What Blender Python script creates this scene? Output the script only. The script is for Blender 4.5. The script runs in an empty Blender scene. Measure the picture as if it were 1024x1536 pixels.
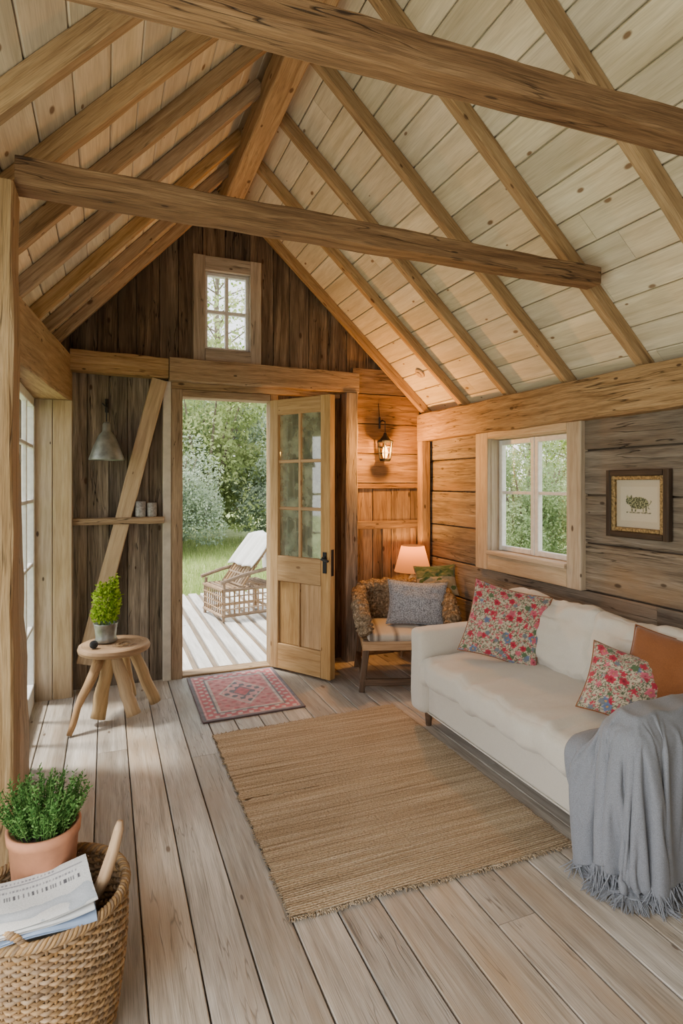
import bpy, bmesh, math, random
from mathutils import Vector, Matrix, noise
RN=random.Random(7)
COL=bpy.context.scene.collection
PI=math.pi
V=Vector
OFF={}
# ------------------------------------------------------------------ mesh builder
class MB:
    def __init__(s): s.v=[];s.f=[];s.uv=[];s.r=[];s.vc=[];s.M=None
    def av(s,p,c=(1,1,1)):
        p=V(p)
        if s.M is not None: p=s.M@p
        s.v.append(p); s.vc.append(c); return len(s.v)-1
    def face(s,ids,uvs,r): s.f.append(ids); s.uv.append(uvs); s.r.append(r)
    def beam(s,a,b,w,h,up=(0,0,1),seg=1,jit=0.0,c=.004,rnd=None,w2=None,h2=None,bow=0.0):
        a=V(a);b=V(b);d=(b-a);L=d.length;d.normalize();side=d.cross(V(up)).normalized();u=side.cross(d)
        rnd=RN.random() if rnd is None else rnd
        u0=RN.random()*40;v0=RN.random()*40
        w2=w if w2 is None else w2;h2=h if h2 is None else h2
        rings=[]
        n=8
        ph=RN.random()*9
        for i in range(seg+1):
            t=i/seg;W=(w*(1-t)+w2*t)/2;H=(h*(1-t)+h2*t)/2
            cc=min(c,W*.45,H*.45)
            pr=[(-W+cc,-H),(W-cc,-H),(W,-H+cc),(W,H-cc),(W-cc,H),(-W+cc,H),(-W,H-cc),(-W,-H+cc)]
            ctr=a+d*(L*t)+u*(bow*math.sin(PI*t))
            ids=[]
            for j,(x,y) in enumerate(pr):
                jx=jy=0
                if jit:
                    nn=noise.noise_vector(V((t*L*5.3+ph,j//2*3.1,ph)));jx=nn.x*jit;jy=nn.y*jit
                ids.append(s.av(ctr+side*(x+jx)+u*(y+jy)))
            rings.append(ids)
        W,H=w,h
        seglen=[W,c,H,c,W,c,H,c]
        acc=[0]
        for q in seglen: acc.append(acc[-1]+q)
        for i in range(seg):
            ua=u0+L*i/seg;ub=u0+L*(i+1)/seg
            for j in range(n):
                k=(j+1)%n
                s.face([rings[i][j],rings[i][k],rings[i+1][k],rings[i+1][j]],[(ua,v0+acc[j]),(ua,v0+acc[j+1]),(ub,v0+acc[j+1]),(ub,v0+acc[j])],rnd)
        s.face(rings[0][::-1],[(u0+.02*math.cos(j*PI/4),v0+.05*math.sin(j*PI/4)) for j in range(8)],rnd)
        s.face(rings[-1][:],[(u0+.02*math.cos(j*PI/4),v0+.05*math.sin(j*PI/4)) for j in range(8)],rnd)
    def bx(s,x0,x1,y0,y1,z0,z1,**k):
        dx,dy,dz=x1-x0,y1-y0,z1-z0;xc,yc,zc=(x0+x1)/2,(y0+y1)/2,(z0+z1)/2
        ax=k.pop('ax',None)
        if ax is None: ax='x' if dx>=dy and dx>=dz else ('y' if dy>=dz else 'z')
        if ax=='x': s.beam((x0,yc,zc),(x1,yc,zc),dy,dz,**k)
        elif ax=='y': s.beam((xc,y0,zc),(xc,y1,zc),dx,dz,**k)
        else: s.beam((xc,yc,z0),(xc,yc,z1),dx,dy,up=(0,1,0),**k)
    def prism(s,poly,y0,y1):
        r=RN.random();u0=RN.random()*40;v0=RN.random()*40
        A=[s.av((x,y0,z)) for x,z in poly];B=[s.av((x,y1,z)) for x,z in poly]
        uv=[(u0+z,v0+x) for x,z in poly]
        s.face(A,uv,r);s.face(B[::-1],uv[::-1],r)
        n=len(poly)
        for i in range(n):
            j=(i+1)%n
            s.face([A[j],A[i],B[i],B[j]],[uv[j],uv[i],uv[i],uv[j]],r)
    def tube(s,pts,r,n=8,closed=False,rnd=None,cap=True,vs=1.0):
        pts=[V(p) for p in pts];N=len(pts)
        rr=r if isinstance(r,(list,tuple)) else [r]*N
        rnd=RN.random() if rnd is None else rnd
        rings=[];prev=None;L=0;u0=RN.random()*20
        Ls=[]
        for i,p in enumerate(pts):
            if closed: t=pts[(i+1)%N]-pts[i-1]
            else: t=pts[min(i+1,N-1)]-pts[max(i-1,0)]
            t.normalize()
            if prev is None:
                a=V((0,0,1)) if abs(t.z)<.9 else V((1,0,0))
                x=t.cross(a).normalized()
            else:
                x=(prev-t*prev.dot(t)).normalized()
            prev=x;y=t.cross(x)
            if i: L+=(pts[i]-pts[i-1]).length
            Ls.append(L)
            rings.append([s.av(p+(x*math.cos(2*PI*j/n)+y*math.sin(2*PI*j/n))*rr[i]) for j in range(n)])
        M=N if closed else N-1
        for i in range(M):
            k=(i+1)%N;ua=u0+Ls[i];ub=u0+(Ls[k] if k else Ls[-1]+(pts[0]-pts[-1]).length)
            for j in range(n):
                q=(j+1)%n;va=vs*2*PI*rr[i]*j/n;vb=vs*2*PI*rr[i]*(j+1)/n
                s.face([rings[i][j],rings[i][q],rings[k][q],rings[k][j]],[(ua,va),(ua,vb),(ub,vb),(ub,va)],rnd)
        if not closed and cap:
            s.face(rings[0][::-1],[(u0,0)]*n,rnd);s.face(rings[-1][:],[(u0,0)]*n,rnd)
    def lathe(s,prof,c=(0,0,0),n=32,rnd=None,wob=0):
        rnd=RN.random() if rnd is None else rnd
        c=V(c);rings=[];L=0;Ls=[]
        for i,(r,z) in enumerate(prof):
            if i: L+=math.hypot(r-prof[i-1][0],z-prof[i-1][1])
            Ls.append(L)
            if r<1e-6: rings.append([s.av(c+V((0,0,z)))]*n)
            else: rings.append([s.av(c+V((r*math.cos(2*PI*j/n)*(1+wob*math.sin(3*j*2*PI/n+1)),r*math.sin(2*PI*j/n)*(1+wob*math.cos(2*j*2*PI/n)),z))) for j in range(n)])
        for i in range(len(prof)-1):
            for j in range(n):
                k=(j+1)%n;ids=[rings[i][j],rings[i][k],rings[i+1][k],rings[i+1][j]]
                uv=[(j/n,Ls[i]),((j+1)/n,Ls[i]),((j+1)/n,Ls[i+1]),(j/n,Ls[i+1])]
                o=[];ou=[]
                for a,b in zip(ids,uv):
                    if a not in o: o.append(a);ou.append(b)
                if len(o)>2: s.face(o,ou,rnd)
    def grid(s,nu,nv,fn,cf=None,rnd=0.5,us=1,vs=1):
        ids=[[None]*(nv+1) for _ in range(nu+1)]
        for i in range(nu+1):
            for j in range(nv+1):
                u=i/nu;v=j/nv
                ids[i][j]=s.av(fn(u,v),cf(u,v) if cf else (1,1,1))
        for i in range(nu):
            for j in range(nv):
                s.face([ids[i][j],ids[i+1][j],ids[i+1][j+1],ids[i][j+1]],[(i/nu*us,j/nv*vs),((i+1)/nu*us,j/nv*vs),((i+1)/nu*us,(j+1)/nv*vs),(i/nu*us,(j+1)/nv*vs)],rnd)
    def rbox(s,c,size,r,N=12,puff=(0,0,0),nz=0.0,ns=4.0):
        c=V(c);h=[x/2 for x in size];r=min(r,*[x*.98 for x in h])
        def mp(t): return math.sin(t*PI/2)*.35+t*.65
        def P(p):
            q=[p[i]*h[i] for i in range(3)]
            inn=[max(-(h[i]-r),min(h[i]-r,q[i])) for i in range(3)]
            d=V([q[i]-inn[i] for i in range(3)])
            o=V(inn)
            if d.length>1e-7:
                o=o+d.normalized()*r
            f=[(1-p[i]**2) for i in range(3)]
            o.x+=puff[0]*p[0]*f[1]*f[2] ;o.y+=puff[1]*p[1]*f[0]*f[2];o.z+=puff[2]*p[2]*f[0]*f[1]
            if nz: o+=noise.noise_vector((o+c)*ns)*nz
            return o+c
        for ax in range(3):
            for sg in (-1,1):
                a,b=(ax+1)%3,(ax+2)%3
                def fn(u,v):
                    p=[0,0,0];p[ax]=sg;p[a]=mp(2*u-1)*sg;p[b]=mp(2*v-1);return P(p)
                s.grid(N,N,fn,us=size[a],vs=size[b])
    def leaf(s,p,size,asp=.5,nrm=None,rnd=None):
        d=V((RN.gauss(0,1),RN.gauss(0,1),RN.gauss(0,1))).normalized()
        if nrm is not None: d=(d*.6+V(nrm)).normalized()
        e=d.cross(V((RN.gauss(0,1),RN.gauss(0,1),RN.gauss(0,1)))).normalized()
        p=V(p);a=d*size;b=e*size*asp*.5
        r=RN.random() if rnd is None else rnd
        ids=[s.av(p),s.av(p+a*.5+b),s.av(p+a),s.av(p+a*.5-b)]
        s.face(ids,[(0,0),(1,0),(1,1),(0,1)],r)
    def build(s,name,mat,parent=None,smooth=False,weld=False,org=None,recalc=True,solid=0):
        if parent is not None: o0=OFF[parent.name]
        elif org is not None: o0=V(org)
        else:
            xs=[p.x for p in s.v];ys=[p.y for p in s.v];zs=[p.z for p in s.v]
            o0=V(((min(xs)+max(xs))/2,(min(ys)+max(ys))/2,min(zs)))
        me=bpy.data.meshes.new(name)
        me.from_pydata([p-o0 for p in s.v],[],s.f)
        uvl=me.uv_layers.new(name='UVMap')
        flat=[]
        for u in s.uv:
            for q in u: flat+= [q[0],q[1]]
        uvl.data.foreach_set('uv',flat)
        at=me.attributes.new('rnd','FLOAT','FACE');at.data.foreach_set('value',s.r)
        ca=me.attributes.new('Col','FLOAT_COLOR','POINT')
        fl=[]
        for c in s.vc: fl+=[c[0],c[1],c[2],1]
        ca.data.foreach_set('color',fl)
        if recalc or weld:
            bm=bmesh.new();bm.from_mesh(me)
            if weld: bmesh.ops.remove_doubles(bm,verts=bm.verts,dist=1e-4)
            if recalc: bmesh.ops.recalc_face_normals(bm,faces=bm.faces)
            bm.to_mesh(me);bm.free()
        if smooth: me.polygons.foreach_set('use_smooth',[True]*len(me.polygons))
        me.materials.append(mat)
        o=bpy.data.objects.new(name,me);COL.objects.link(o)
        if parent is not None: o.parent=parent
        else: o.location=o0
        OFF[o.name]=o0
        if solid:
            m=o.modifiers.new('s','SOLIDIFY');m.thickness=solid
        return o
def thing(name,label,cat,loc,group=None,kind=None):
    o=bpy.data.objects.new(name,None);COL.objects.link(o);o.location=loc;OFF[o.name]=V(loc);o.empty_display_size=.1
    if label: o['label']=label
    if cat: o['category']=cat
    if group:o['group']=group
    if kind:o['kind']=kind
    return o
def tag(o,label,cat,group=None,kind=None):
    o['label']=label;o['category']=cat
    if group:o['group']=group
    if kind:o['kind']=kind
    return o
def struct(o,label=None,cat=None):
    o['kind']='structure'
    if label:o['label']=label
    if cat:o['category']=cat
    return o
# ------------------------------------------------------------------ materials
def nm(name):
    m=bpy.data.materials.new(name);m.use_nodes=True;nt=m.node_tree;nt.nodes.clear()
    out=nt.nodes.new('ShaderNodeOutputMaterial');return m,nt,out
def ramp(nt,stops,src):
    r=nt.nodes.new('ShaderNodeValToRGB');e=r.color_ramp.elements
    while len(e)<len(stops): e.new(.5)
    for i,(p,c) in enumerate(stops): e[i].position=p;e[i].color=(*c,1)
    nt.links.new(src,r.inputs[0]);return r.outputs[0]
def mixc(nt,f,a,b,mode='MIX'):
    m=nt.nodes.new('ShaderNodeMix');m.data_type='RGBA';m.blend_type=mode
    for sck,val in ((m.inputs[0],f),(m.inputs[6],a),(m.inputs[7],b)):
        if isinstance(val,(int,float)): sck.default_value=val
        elif isinstance(val,tuple): sck.default_value=(*val,1)
        else: nt.links.new(val,sck)
    return m.outputs[2]
def mth(nt,op,a,b=None,c=None):
    m=nt.nodes.new('ShaderNodeMath');m.operation=op
    for i,x in enumerate((a,b,c)):
        if x is None: continue
        if isinstance(x,(int,float)): m.inputs[i].default_value=x
        else: nt.links.new(x,m.inputs[i])
    return m.outputs[0]
def noisen(nt,vec,scale,detail=4,rough=.55,dist=0):
    n=nt.nodes.new('ShaderNodeTexNoise');n.inputs['Scale'].default_value=scale;n.inputs['Detail'].default_value=detail
    n.inputs['Roughness'].default_value=rough;n.inputs['Distortion'].default_value=dist
    nt.links.new(vec,n.inputs['Vector']);return n.outputs[0]
def mapn(nt,vec,sc):
    m=nt.nodes.new('ShaderNodeMapping');m.inputs['Scale'].default_value=sc;nt.links.new(vec,m.inputs[0]);return m.outputs[0]
def attr(nt,name,o='Fac'):
    a=nt.nodes.new('ShaderNodeAttribute');a.attribute_name=name;return a.outputs[o]
def bs(nt,out,colr,rough,bump=None,bs_=.3,bd=.01,metal=0,sheen=0,spec=.5):
    b=nt.nodes.new('ShaderNodeBsdfPrincipled')
    if isinstance(colr,tuple): b.inputs['Base Color'].default_value=(*colr,1)
    else: nt.links.new(colr,b.inputs['Base Color'])
    if isinstance(rough,(int,float)): b.inputs['Roughness'].default_value=rough
    else: nt.links.new(rough,b.inputs['Roughness'])
    b.inputs['Metallic'].default_value=metal;b.inputs['Specular IOR Level'].default_value=spec
    if sheen:b.inputs['Sheen Weight'].default_value=sheen
    if bump is not None:
        bp=nt.nodes.new('ShaderNodeBump');bp.inputs['Strength'].default_value=bs_;bp.inputs['Distance'].default_value=bd
        nt.links.new(bump,bp.inputs['Height']);nt.links.new(bp.outputs[0],b.inputs['Normal'])
    nt.links.new(b.outputs[0],out.inputs[0]);return b
def M_wood(name,dark,mid,light,ru=1.3,rv=20,knot=.55,rough=.7,bump=.35,var=.35,kc=(.05,.025,.012),stain=None,ks=(3.2,6.5),c2=.3,c3=.4,sat=.3,crack=0):
    m,nt,out=nm(name)
    uv=nt.nodes.new('ShaderNodeUVMap').outputs[0]
    n1=noisen(nt,mapn(nt,uv,(ru,rv,1)),1.6,7,.62,.7)
    n2=noisen(nt,mapn(nt,uv,(ru*4,rv*9,1)),2.0,3,.5,.2)
    n3=noisen(nt,mapn(nt,uv,(1.1,3,1)),1.0,3,.5,.3)
    c=ramp(nt,[(.28,dark),(.5,mid),(.72,light)],n1)
    c=mixc(nt,c2,c,ramp(nt,[(.32,(.35,.35,.35)),(.58,(1.05,1.05,1.05))],n2),'MULTIPLY')
    c=mixc(nt,c3,c,ramp(nt,[(.3,(.55,.5,.46)),(.65,(1.15,1.12,1.08))],n3),'MULTIPLY')
    if stain: 
        c=mixc(nt,ramp(nt,[(.48,(0,0,0)),(.70,(.8,.8,.8))],noisen(nt,mapn(nt,uv,(.8,2.2,1)),1.7,3)),c,stain)
    h=mth(nt,'ADD',mth(nt,'MULTIPLY',n1,1.0),mth(nt,'MULTIPLY',n2,.5))
    if crack:
        nc=noisen(nt,mapn(nt,uv,(.9,13,1)),1.3,3,.5,.25)
        k=mth(nt,'SUBTRACT',1.0,mth(nt,'DIVIDE',mth(nt,'ABSOLUTE',mth(nt,'SUBTRACT',nc,.5)),.011))
        k=mth(nt,'MAXIMUM',k,0.0)
        msk=ramp(nt,[(.45,(0,0,0)),(.58,(1,1,1))],noisen(nt,mapn(nt,uv,(1.3,2.5,1)),1.9,2))
        k=mth(nt,'MULTIPLY',mth(nt,'MULTIPLY',k,msk),crack)
        c=mixc(nt,k,c,tuple(x*.25 for x in dark));h=mth(nt,'SUBTRACT',h,mth(nt,'MULTIPLY',k,1.5))
    if knot:
        vo=nt.nodes.new('ShaderNodeTexVoronoi');vo.voronoi_dimensions='2D'
        nt.links.new(mapn(nt,uv,(ks[0],ks[1],1)),vo.inputs['Vector']);vo.inputs['Scale'].default_value=1
        sx=nt.nodes.new('ShaderNodeSeparateColor');nt.links.new(vo.outputs['Color'],sx.inputs[0])
        on=mth(nt,'LESS_THAN',sx.outputs[0],knot)
        sz=mth(nt,'MULTIPLY_ADD',sx.outputs[1],.07,.03)
        k=mth(nt,'SUBTRACT',1.0,mth(nt,'DIVIDE',vo.outputs['Distance'],sz));k=mth(nt,'MULTIPLY',mth(nt,'MAXIMUM',k,0),2.0)
        k=mth(nt,'MINIMUM',mth(nt,'MULTIPLY',k,on),.88)
        c=mixc(nt,k,c,kc)
    rv_=attr(nt,'rnd')
    hs=nt.nodes.new('ShaderNodeHueSaturation');nt.links.new(c,hs.inputs['Color'])
    nt.links.new(mth(nt,'MULTIPLY_ADD',rv_,var,1-var/2),hs.inputs['Value'])
    nt.links.new(mth(nt,'MULTIPLY_ADD',mth(nt,'FRACT',mth(nt,'MULTIPLY',rv_,7.3)),sat,1-sat*.5),hs.inputs['Saturation'])
    bs(nt,out,hs.outputs[0],rough,h,bump,.006,spec=.3)
    return m
def M_plain(name,c,rough=.6,metal=0,nz=.15,scale=30,bump=.1,sheen=0,spec=.5):
    m,nt,out=nm(name);tc=nt.nodes.new('ShaderNodeTexCoord').outputs['Object']
    n=noisen(nt,tc,scale,4)
    lo=tuple(x*(1-nz*1.6) for x in c);hi=tuple(min(1,x*(1+nz)) for x in c)
    bs(nt,out,ramp(nt,[(.3,lo),(.7,hi)],n),rough,n,bump,.004,metal,sheen,spec);return m
def M_fabric(name,c,nz=.12,scale=420,bump=.25,sheen=.3,big=.0,rough=.9,vcol=False,bsc=9):
    m,nt,out=nm(name);tc=nt.nodes.new('ShaderNodeTexCoord').outputs['Object']
    n=noisen(nt,tc,scale,2);nb=noisen(nt,tc,bsc,4)
    lo=tuple(x*(1-nz*2) for x in c);hi=tuple(min(1,x*(1+nz)) for x in c)
    cc=ramp(nt,[(.3,lo),(.7,hi)],n)
    if vcol: cc=mixc(nt,1.0,attr(nt,'Col','Color'),ramp(nt,[(.3,(.75,.75,.75)),(.7,(1.1,1.1,1.1))],n),'MULTIPLY')
    h=mth(nt,'ADD',mth(nt,'MULTIPLY',n,.3),mth(nt,'MULTIPLY',nb,big))
    bs(nt,out,cc,rough,h,bump,.01,sheen=sheen,spec=.2);return m
def M_leaf(name,stops,tr=.3):
    m,nt,out=nm(name)
    c=ramp(nt,stops,attr(nt,'rnd'))
    d=nt.nodes.new('ShaderNodeBsdfDiffuse');t=nt.nodes.new('ShaderNodeBsdfTranslucent')
    nt.links.new(c,d.inputs[0]);nt.links.new(c,t.inputs[0])
    mx=nt.nodes.new('ShaderNodeMixShader');mx.inputs[0].default_value=tr
    nt.links.new(d.outputs[0],mx.inputs[1]);nt.links.new(t.outputs[0],mx.inputs[2]);nt.links.new(mx.outputs[0],out.inputs[0]);return m
def M_glass(name,f,tint=(1,1,1),refl_paint=0,refl_col=(.3,.33,.27)):
    m,nt,out=nm(name)
    a=nt.nodes.new('ShaderNodeBsdfTransparent');a.inputs[0].default_value=(*tint,1);g=nt.nodes.new('ShaderNodeBsdfGlossy');g.inputs['Roughness'].default_value=.03
    mx=nt.nodes.new('ShaderNodeMixShader');mx.inputs[0].default_value=f
    nt.links.new(a.outputs[0],mx.inputs[1]);nt.links.new(g.outputs[0],mx.inputs[2])
    if refl_paint:  # green-grey diffuse painted into the pane to stand for its reflection
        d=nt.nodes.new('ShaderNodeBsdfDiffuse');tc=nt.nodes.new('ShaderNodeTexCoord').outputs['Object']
        nt.links.new(ramp(nt,[(.35,tuple(x*.35 for x in refl_col)),(.65,refl_col)],noisen(nt,tc,9,5,.6)),d.inputs[0])
        m2=nt.nodes.new('ShaderNodeMixShader');m2.inputs[0].default_value=refl_paint
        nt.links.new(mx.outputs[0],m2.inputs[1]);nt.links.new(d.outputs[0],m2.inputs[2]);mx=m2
    nt.links.new(mx.outputs[0],out.inputs[0]);return m
def M_emit(name,c,s):
    m,nt,out=nm(name);e=nt.nodes.new('ShaderNodeEmission');e.inputs[0].default_value=(*c,1);e.inputs[1].default_value=s
    nt.links.new(e.outputs[0],out.inputs[0]);return m

W_floor=M_wood('floor_wood',(.28,.245,.20),(.46,.415,.355),(.61,.57,.51),ru=.9,rv=17,knot=.14,rough=.42,bump=.3,var=.36,kc=(.12,.08,.055),stain=(.37,.28,.195),ks=(2.0,5),c2=.5,c3=.45,crack=.6)
W_ceil=M_wood('ceiling_wood',(.54,.46,.325),(.68,.60,.455),(.78,.705,.565),ru=1.0,rv=12,knot=.5,rough=.75,bump=.12,var=.20,kc=(.17,.09,.042),ks=(3.6,6.5),c2=.25,c3=.4,sat=.2)
W_raft=M_wood('rafter_wood',(.25,.145,.065),(.43,.285,.145),(.56,.40,.23),knot=.35,bump=.3,var=.22,kc=(.09,.04,.018),c2=.5,crack=.5)
W_tie=M_wood('tie_beam_wood',(.095,.047,.02),(.205,.115,.055),(.31,.19,.10),knot=.45,bump=.6,var=.05,kc=(.03,.015,.008),ks=(2.5,9),c2=.7,crack=1,sat=0)
W_post=M_wood('post_wood',(.23,.145,.075),(.39,.27,.155),(.52,.39,.25),knot=.25,bump=.7,var=.12,rv=26,c2=.6,crack=.9)
W_dark=M_wood('weathered_dark_boards',(.045,.03,.019),(.165,.115,.073),(.33,.25,.17),ru=.8,rv=11,knot=.25,rough=.85,bump=1.0,var=.6,stain=(.085,.062,.042),c2=.8,c3=.7,crack=1)
W_greyb=M_wood('grey_brown_boards',(.075,.058,.042),(.215,.17,.125),(.37,.305,.235),ru=.8,rv=13,knot=.25,rough=.85,bump=.9,var=.5,c2=.8,c3=.6,crack=1)
W_rwall=M_wood('side_wall_boards',(.10,.077,.055),(.215,.175,.132),(.33,.285,.225),ru=1.0,rv=18,knot=.35,rough=.8,bump=.8,var=.4,kc=(.05,.033,.02),stain=(.24,.16,.095),c2=.7,c3=.6,crack=1)
W_pale=M_wood('pale_pine',(.36,.24,.125),(.52,.365,.20),(.62,.465,.28),knot=.25,bump=.2,var=.15,kc=(.2,.11,.05))
W_door=M_wood('door_pine',(.33,.195,.085),(.48,.31,.15),(.58,.40,.215),knot=.25,bump=.2,var=.12,kc=(.2,.11,.05))
W_case=M_wood('window_casing_wood',(.36,.265,.16),(.51,.395,.26),(.60,.495,.35),knot=.2,bump=.25,var=.15)
W_lint=M_wood('lintel_wood',(.19,.11,.048),(.38,.25,.13),(.51,.36,.205),knot=.35,bump=.6,var=.2,c2=.6,crack=1)
W_stool=M_wood('stool_wood',(.25,.14,.062),(.40,.245,.12),(.52,.345,.19),knot=.25,bump=.3,var=.3)
W_chair=M_wood('dark_chair_wood',(.06,.035,.02),(.13,.075,.04),(.2,.12,.07),knot=0,bump=.3,var=.2)
W_deck=M_wood('deck_wood',(.48,.45,.40),(.66,.63,.58),(.80,.78,.74),knot=.1,bump=.2,var=.25,rough=.6)
W_deckb=M_wood('deck_strip_wood',(.14,.10,.07),(.25,.19,.13),(.34,.27,.2),knot=0,bump=.2,var=.3,rough=.8)
P_white=M_plain('white_paint',(.70,.69,.66),.5,nz=.08)
P_cream=M_plain('cream_paint',(.56,.51,.42),.55,nz=.12,scale=12)
P_iron=M_plain('black_iron',(.02,.02,.022),.5,.6)
P_zinc=M_plain('galvanised_zinc',(.34,.35,.34),.42,.7,nz=.3,scale=14)
P_enamel=M_plain('grey_lamp_metal',(.25,.26,.235),.45,.5,nz=.25,scale=16)
P_terra=M_plain('terracotta',(.50,.215,.115),.75,nz=.12,scale=18)
P_stone=M_plain('stoneware',(.32,.30,.28),.6,nz=.3,scale=60)
P_soil=M_plain('soil',(.03,.02,.015),.95)
P_wick=M_wood('wicker',(.15,.085,.038),(.33,.21,.105),(.49,.35,.20),ru=6,rv=40,knot=0,bump=.4,var=.6)
P_bamboo=M_wood('weathered_rattan',(.16,.10,.055),(.30,.20,.12),(.45,.33,.215),ru=6,rv=40,knot=0,bump=.3,var=.6)
P_brass=M_plain('old_gilt',(.30,.20,.08),.5,.5,nz=.5,scale=90,bump=.6)
F_sofa=M_fabric('sofa_linen',(.60,.56,.48),nz=.06,big=1.5,bump=.45)
F_throw=M_fabric('grey_throw',(.235,.25,.28),nz=.16,scale=420,big=.25,bump=.3,sheen=.2,bsc=60)
F_rust=M_fabric('rust_velvet',(.235,.085,.028),nz=.15,big=.6)
F_grey=M_fabric('grey_knit',(.33,.34,.37),nz=.35,scale=120,big=.3,bump=.6)
F_vc=M_fabric('patterned_cloth',(1,1,1),vcol=True,big=.3)
F_cloth=M_fabric('folded_cloth',(.4,.38,.34))
def M_jute():
    m,nt,out=nm('jute_weave');tc=nt.nodes.new('ShaderNodeTexCoord').outputs['Object']
    st=noisen(nt,mapn(nt,tc,(1.2,75,1)),1.0,4,.7);big=noisen(nt,mapn(nt,tc,(.9,7,1)),1.0,3)
    w=nt.nodes.new('ShaderNodeTexWave');w.bands_direction='Y';w.inputs['Scale'].default_value=28;w.inputs['Distortion'].default_value=1.0;w.inputs['Detail'].default_value=2
    w.inputs['Detail Scale'].default_value=6
    nt.links.new(tc,w.inputs[0])
    fine=noisen(nt,mapn(nt,tc,(110,190,1)),1.0,2)
    c=ramp(nt,[(.3,(.26,.185,.11)),(.48,(.49,.375,.245)),(.68,(.69,.57,.415))],st)
    c=mixc(nt,.4,c,ramp(nt,[(.3,(.65,.6,.55)),(.65,(1.15,1.12,1.05))],big),'MULTIPLY')
    c=mixc(nt,.7,c,ramp(nt,[(.35,(.4,.38,.35)),(.6,(1.15,1.15,1.15))],fine),'MULTIPLY')
    h=mth(nt,'ADD',mth(nt,'MULTIPLY',w.outputs['Fac'],.5),fine)
    bs(nt,out,c,.95,h,.9,.008,spec=.1);return m
F_jute=M_jute()
def M_wovenfur():
    m,nt,out=nm('woven_seagrass');tc=nt.nodes.new('ShaderNodeTexCoord').outputs['Object']
    n=noisen(nt,tc,70,3);v=nt.nodes.new('ShaderNodeTexVoronoi');v.inputs['Scale'].default_value=38;nt.links.new(tc,v.inputs[0])
    c=ramp(nt,[(.25,(.10,.07,.04)),(.5,(.36,.27,.17)),(.75,(.60,.49,.35))],n)
    c=mixc(nt,.6,c,ramp(nt,[(.1,(1,1,1)),(.55,(.25,.22,.2))],v.outputs['Distance']),'MULTIPLY')
    bs(nt,out,c,.95,v.outputs['Distance'],.8,.02,spec=.1);return m
F_weave=M_wovenfur()
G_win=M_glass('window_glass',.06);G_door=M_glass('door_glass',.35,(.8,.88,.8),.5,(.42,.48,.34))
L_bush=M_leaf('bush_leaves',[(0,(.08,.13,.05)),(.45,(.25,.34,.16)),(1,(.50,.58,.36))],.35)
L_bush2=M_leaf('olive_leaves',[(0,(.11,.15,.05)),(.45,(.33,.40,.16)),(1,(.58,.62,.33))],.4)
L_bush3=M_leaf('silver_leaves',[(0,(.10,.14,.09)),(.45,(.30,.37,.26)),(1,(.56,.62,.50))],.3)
L_tree=M_leaf('tree_leaves',[(0,(.12,.20,.04)),(.5,(.28,.40,.09)),(1,(.48,.58,.20))],.5)
L_lime=M_leaf('lime_leaves',[(0,(.12,.22,.01)),(.5,(.30,.46,.03)),(1,(.5,.62,.09))],.35)
L_herb=M_leaf('herb_leaves',[(0,(.03,.08,.02)),(.5,(.085,.20,.05)),(1,(.18,.33,.10))],.25)
L_grass=M_leaf('grass_blades',[(0,(.20,.28,.07)),(.5,(.38,.48,.16)),(1,(.58,.61,.28))],.4)
B_bark=M_plain('bark',(.20,.16,.12),.9,nz=.4,scale=25,bump=.6)
G_ground=M_plain('meadow_ground',(.34,.40,.15),.95,nz=.3,scale=6)

# ------------------------------------------------------------------ room dimensions
YW=4.61; XR=2.69; RX,RZ=.87,3.77
EXR,EZR=2.69,2.08; EXL,EZL=-.38,2.42
dR=V((EXR-RX,0,EZR-RZ)).normalized(); nR=V((-dR.z,0,dR.x))
dL=V((EXL-RX,0,EZL-RZ)).normalized(); nL=V((dL.z,0,-dL.x))
def roofz(x,off=0):
    if x>RX: return RZ+(x-RX)*(EZR-RZ)/(EXR-RX)+off/nR.z
    return RZ+(x-RX)*(EZL-RZ)/(EXL-RX)+off/nL.z
# floor
m=MB();x=-.85;W=.16
k0=round((x-.11)/W)
for k in range(k0,18):
    xa=.11+k*W
    y=-1.4-RN.random()*1.5
    while y<YW+.05:
        L=2.2+RN.random()*1.8
        yb=min(y+L,YW+.05)
        if yb>-1.4: m.bx(xa+.0028,xa+W-.0028,max(y,-1.4)+.001,yb-.001,-.03,0,ax='y',c=.003)
        y=y+L
m.bx(-.9,3.0,-1.4,YW+.05,-.10,-.032)
struct(m.build('floor',W_floor),'grey wooden floorboards','floor')
# ceiling
m=MB()
for (d,n,st,off) in ((dR,nR,-.10,.082),(dL,nL,-.12,.084)):
    o=V((RX,0,RZ))+n*off
    L=(2.62 if d is dR else 2.1)
    s=st
    while s<L:
        w=.155+RN.random()*.02
        y=-1.3-RN.random()*2
        while y<YW+.2:
            yy=y+2.4+RN.random()*1.5
            a=o+d*(s+w/2)
            m.beam((a.x,max(y,-1.3),a.z),(a.x,min(yy,YW+.2)-.002,a.z),w-.006,.02,up=n,c=.004)
            y=yy
        s+=w
    a=o+d*(L/2-.06)+n*.03
    m.beam((a.x,-1.3,a.z),(a.x,YW+.25,a.z),L+.3,.03,up=n)
struct(m.build('ceiling',W_ceil),'whitewashed pine plank ceiling','ceiling')
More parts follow.
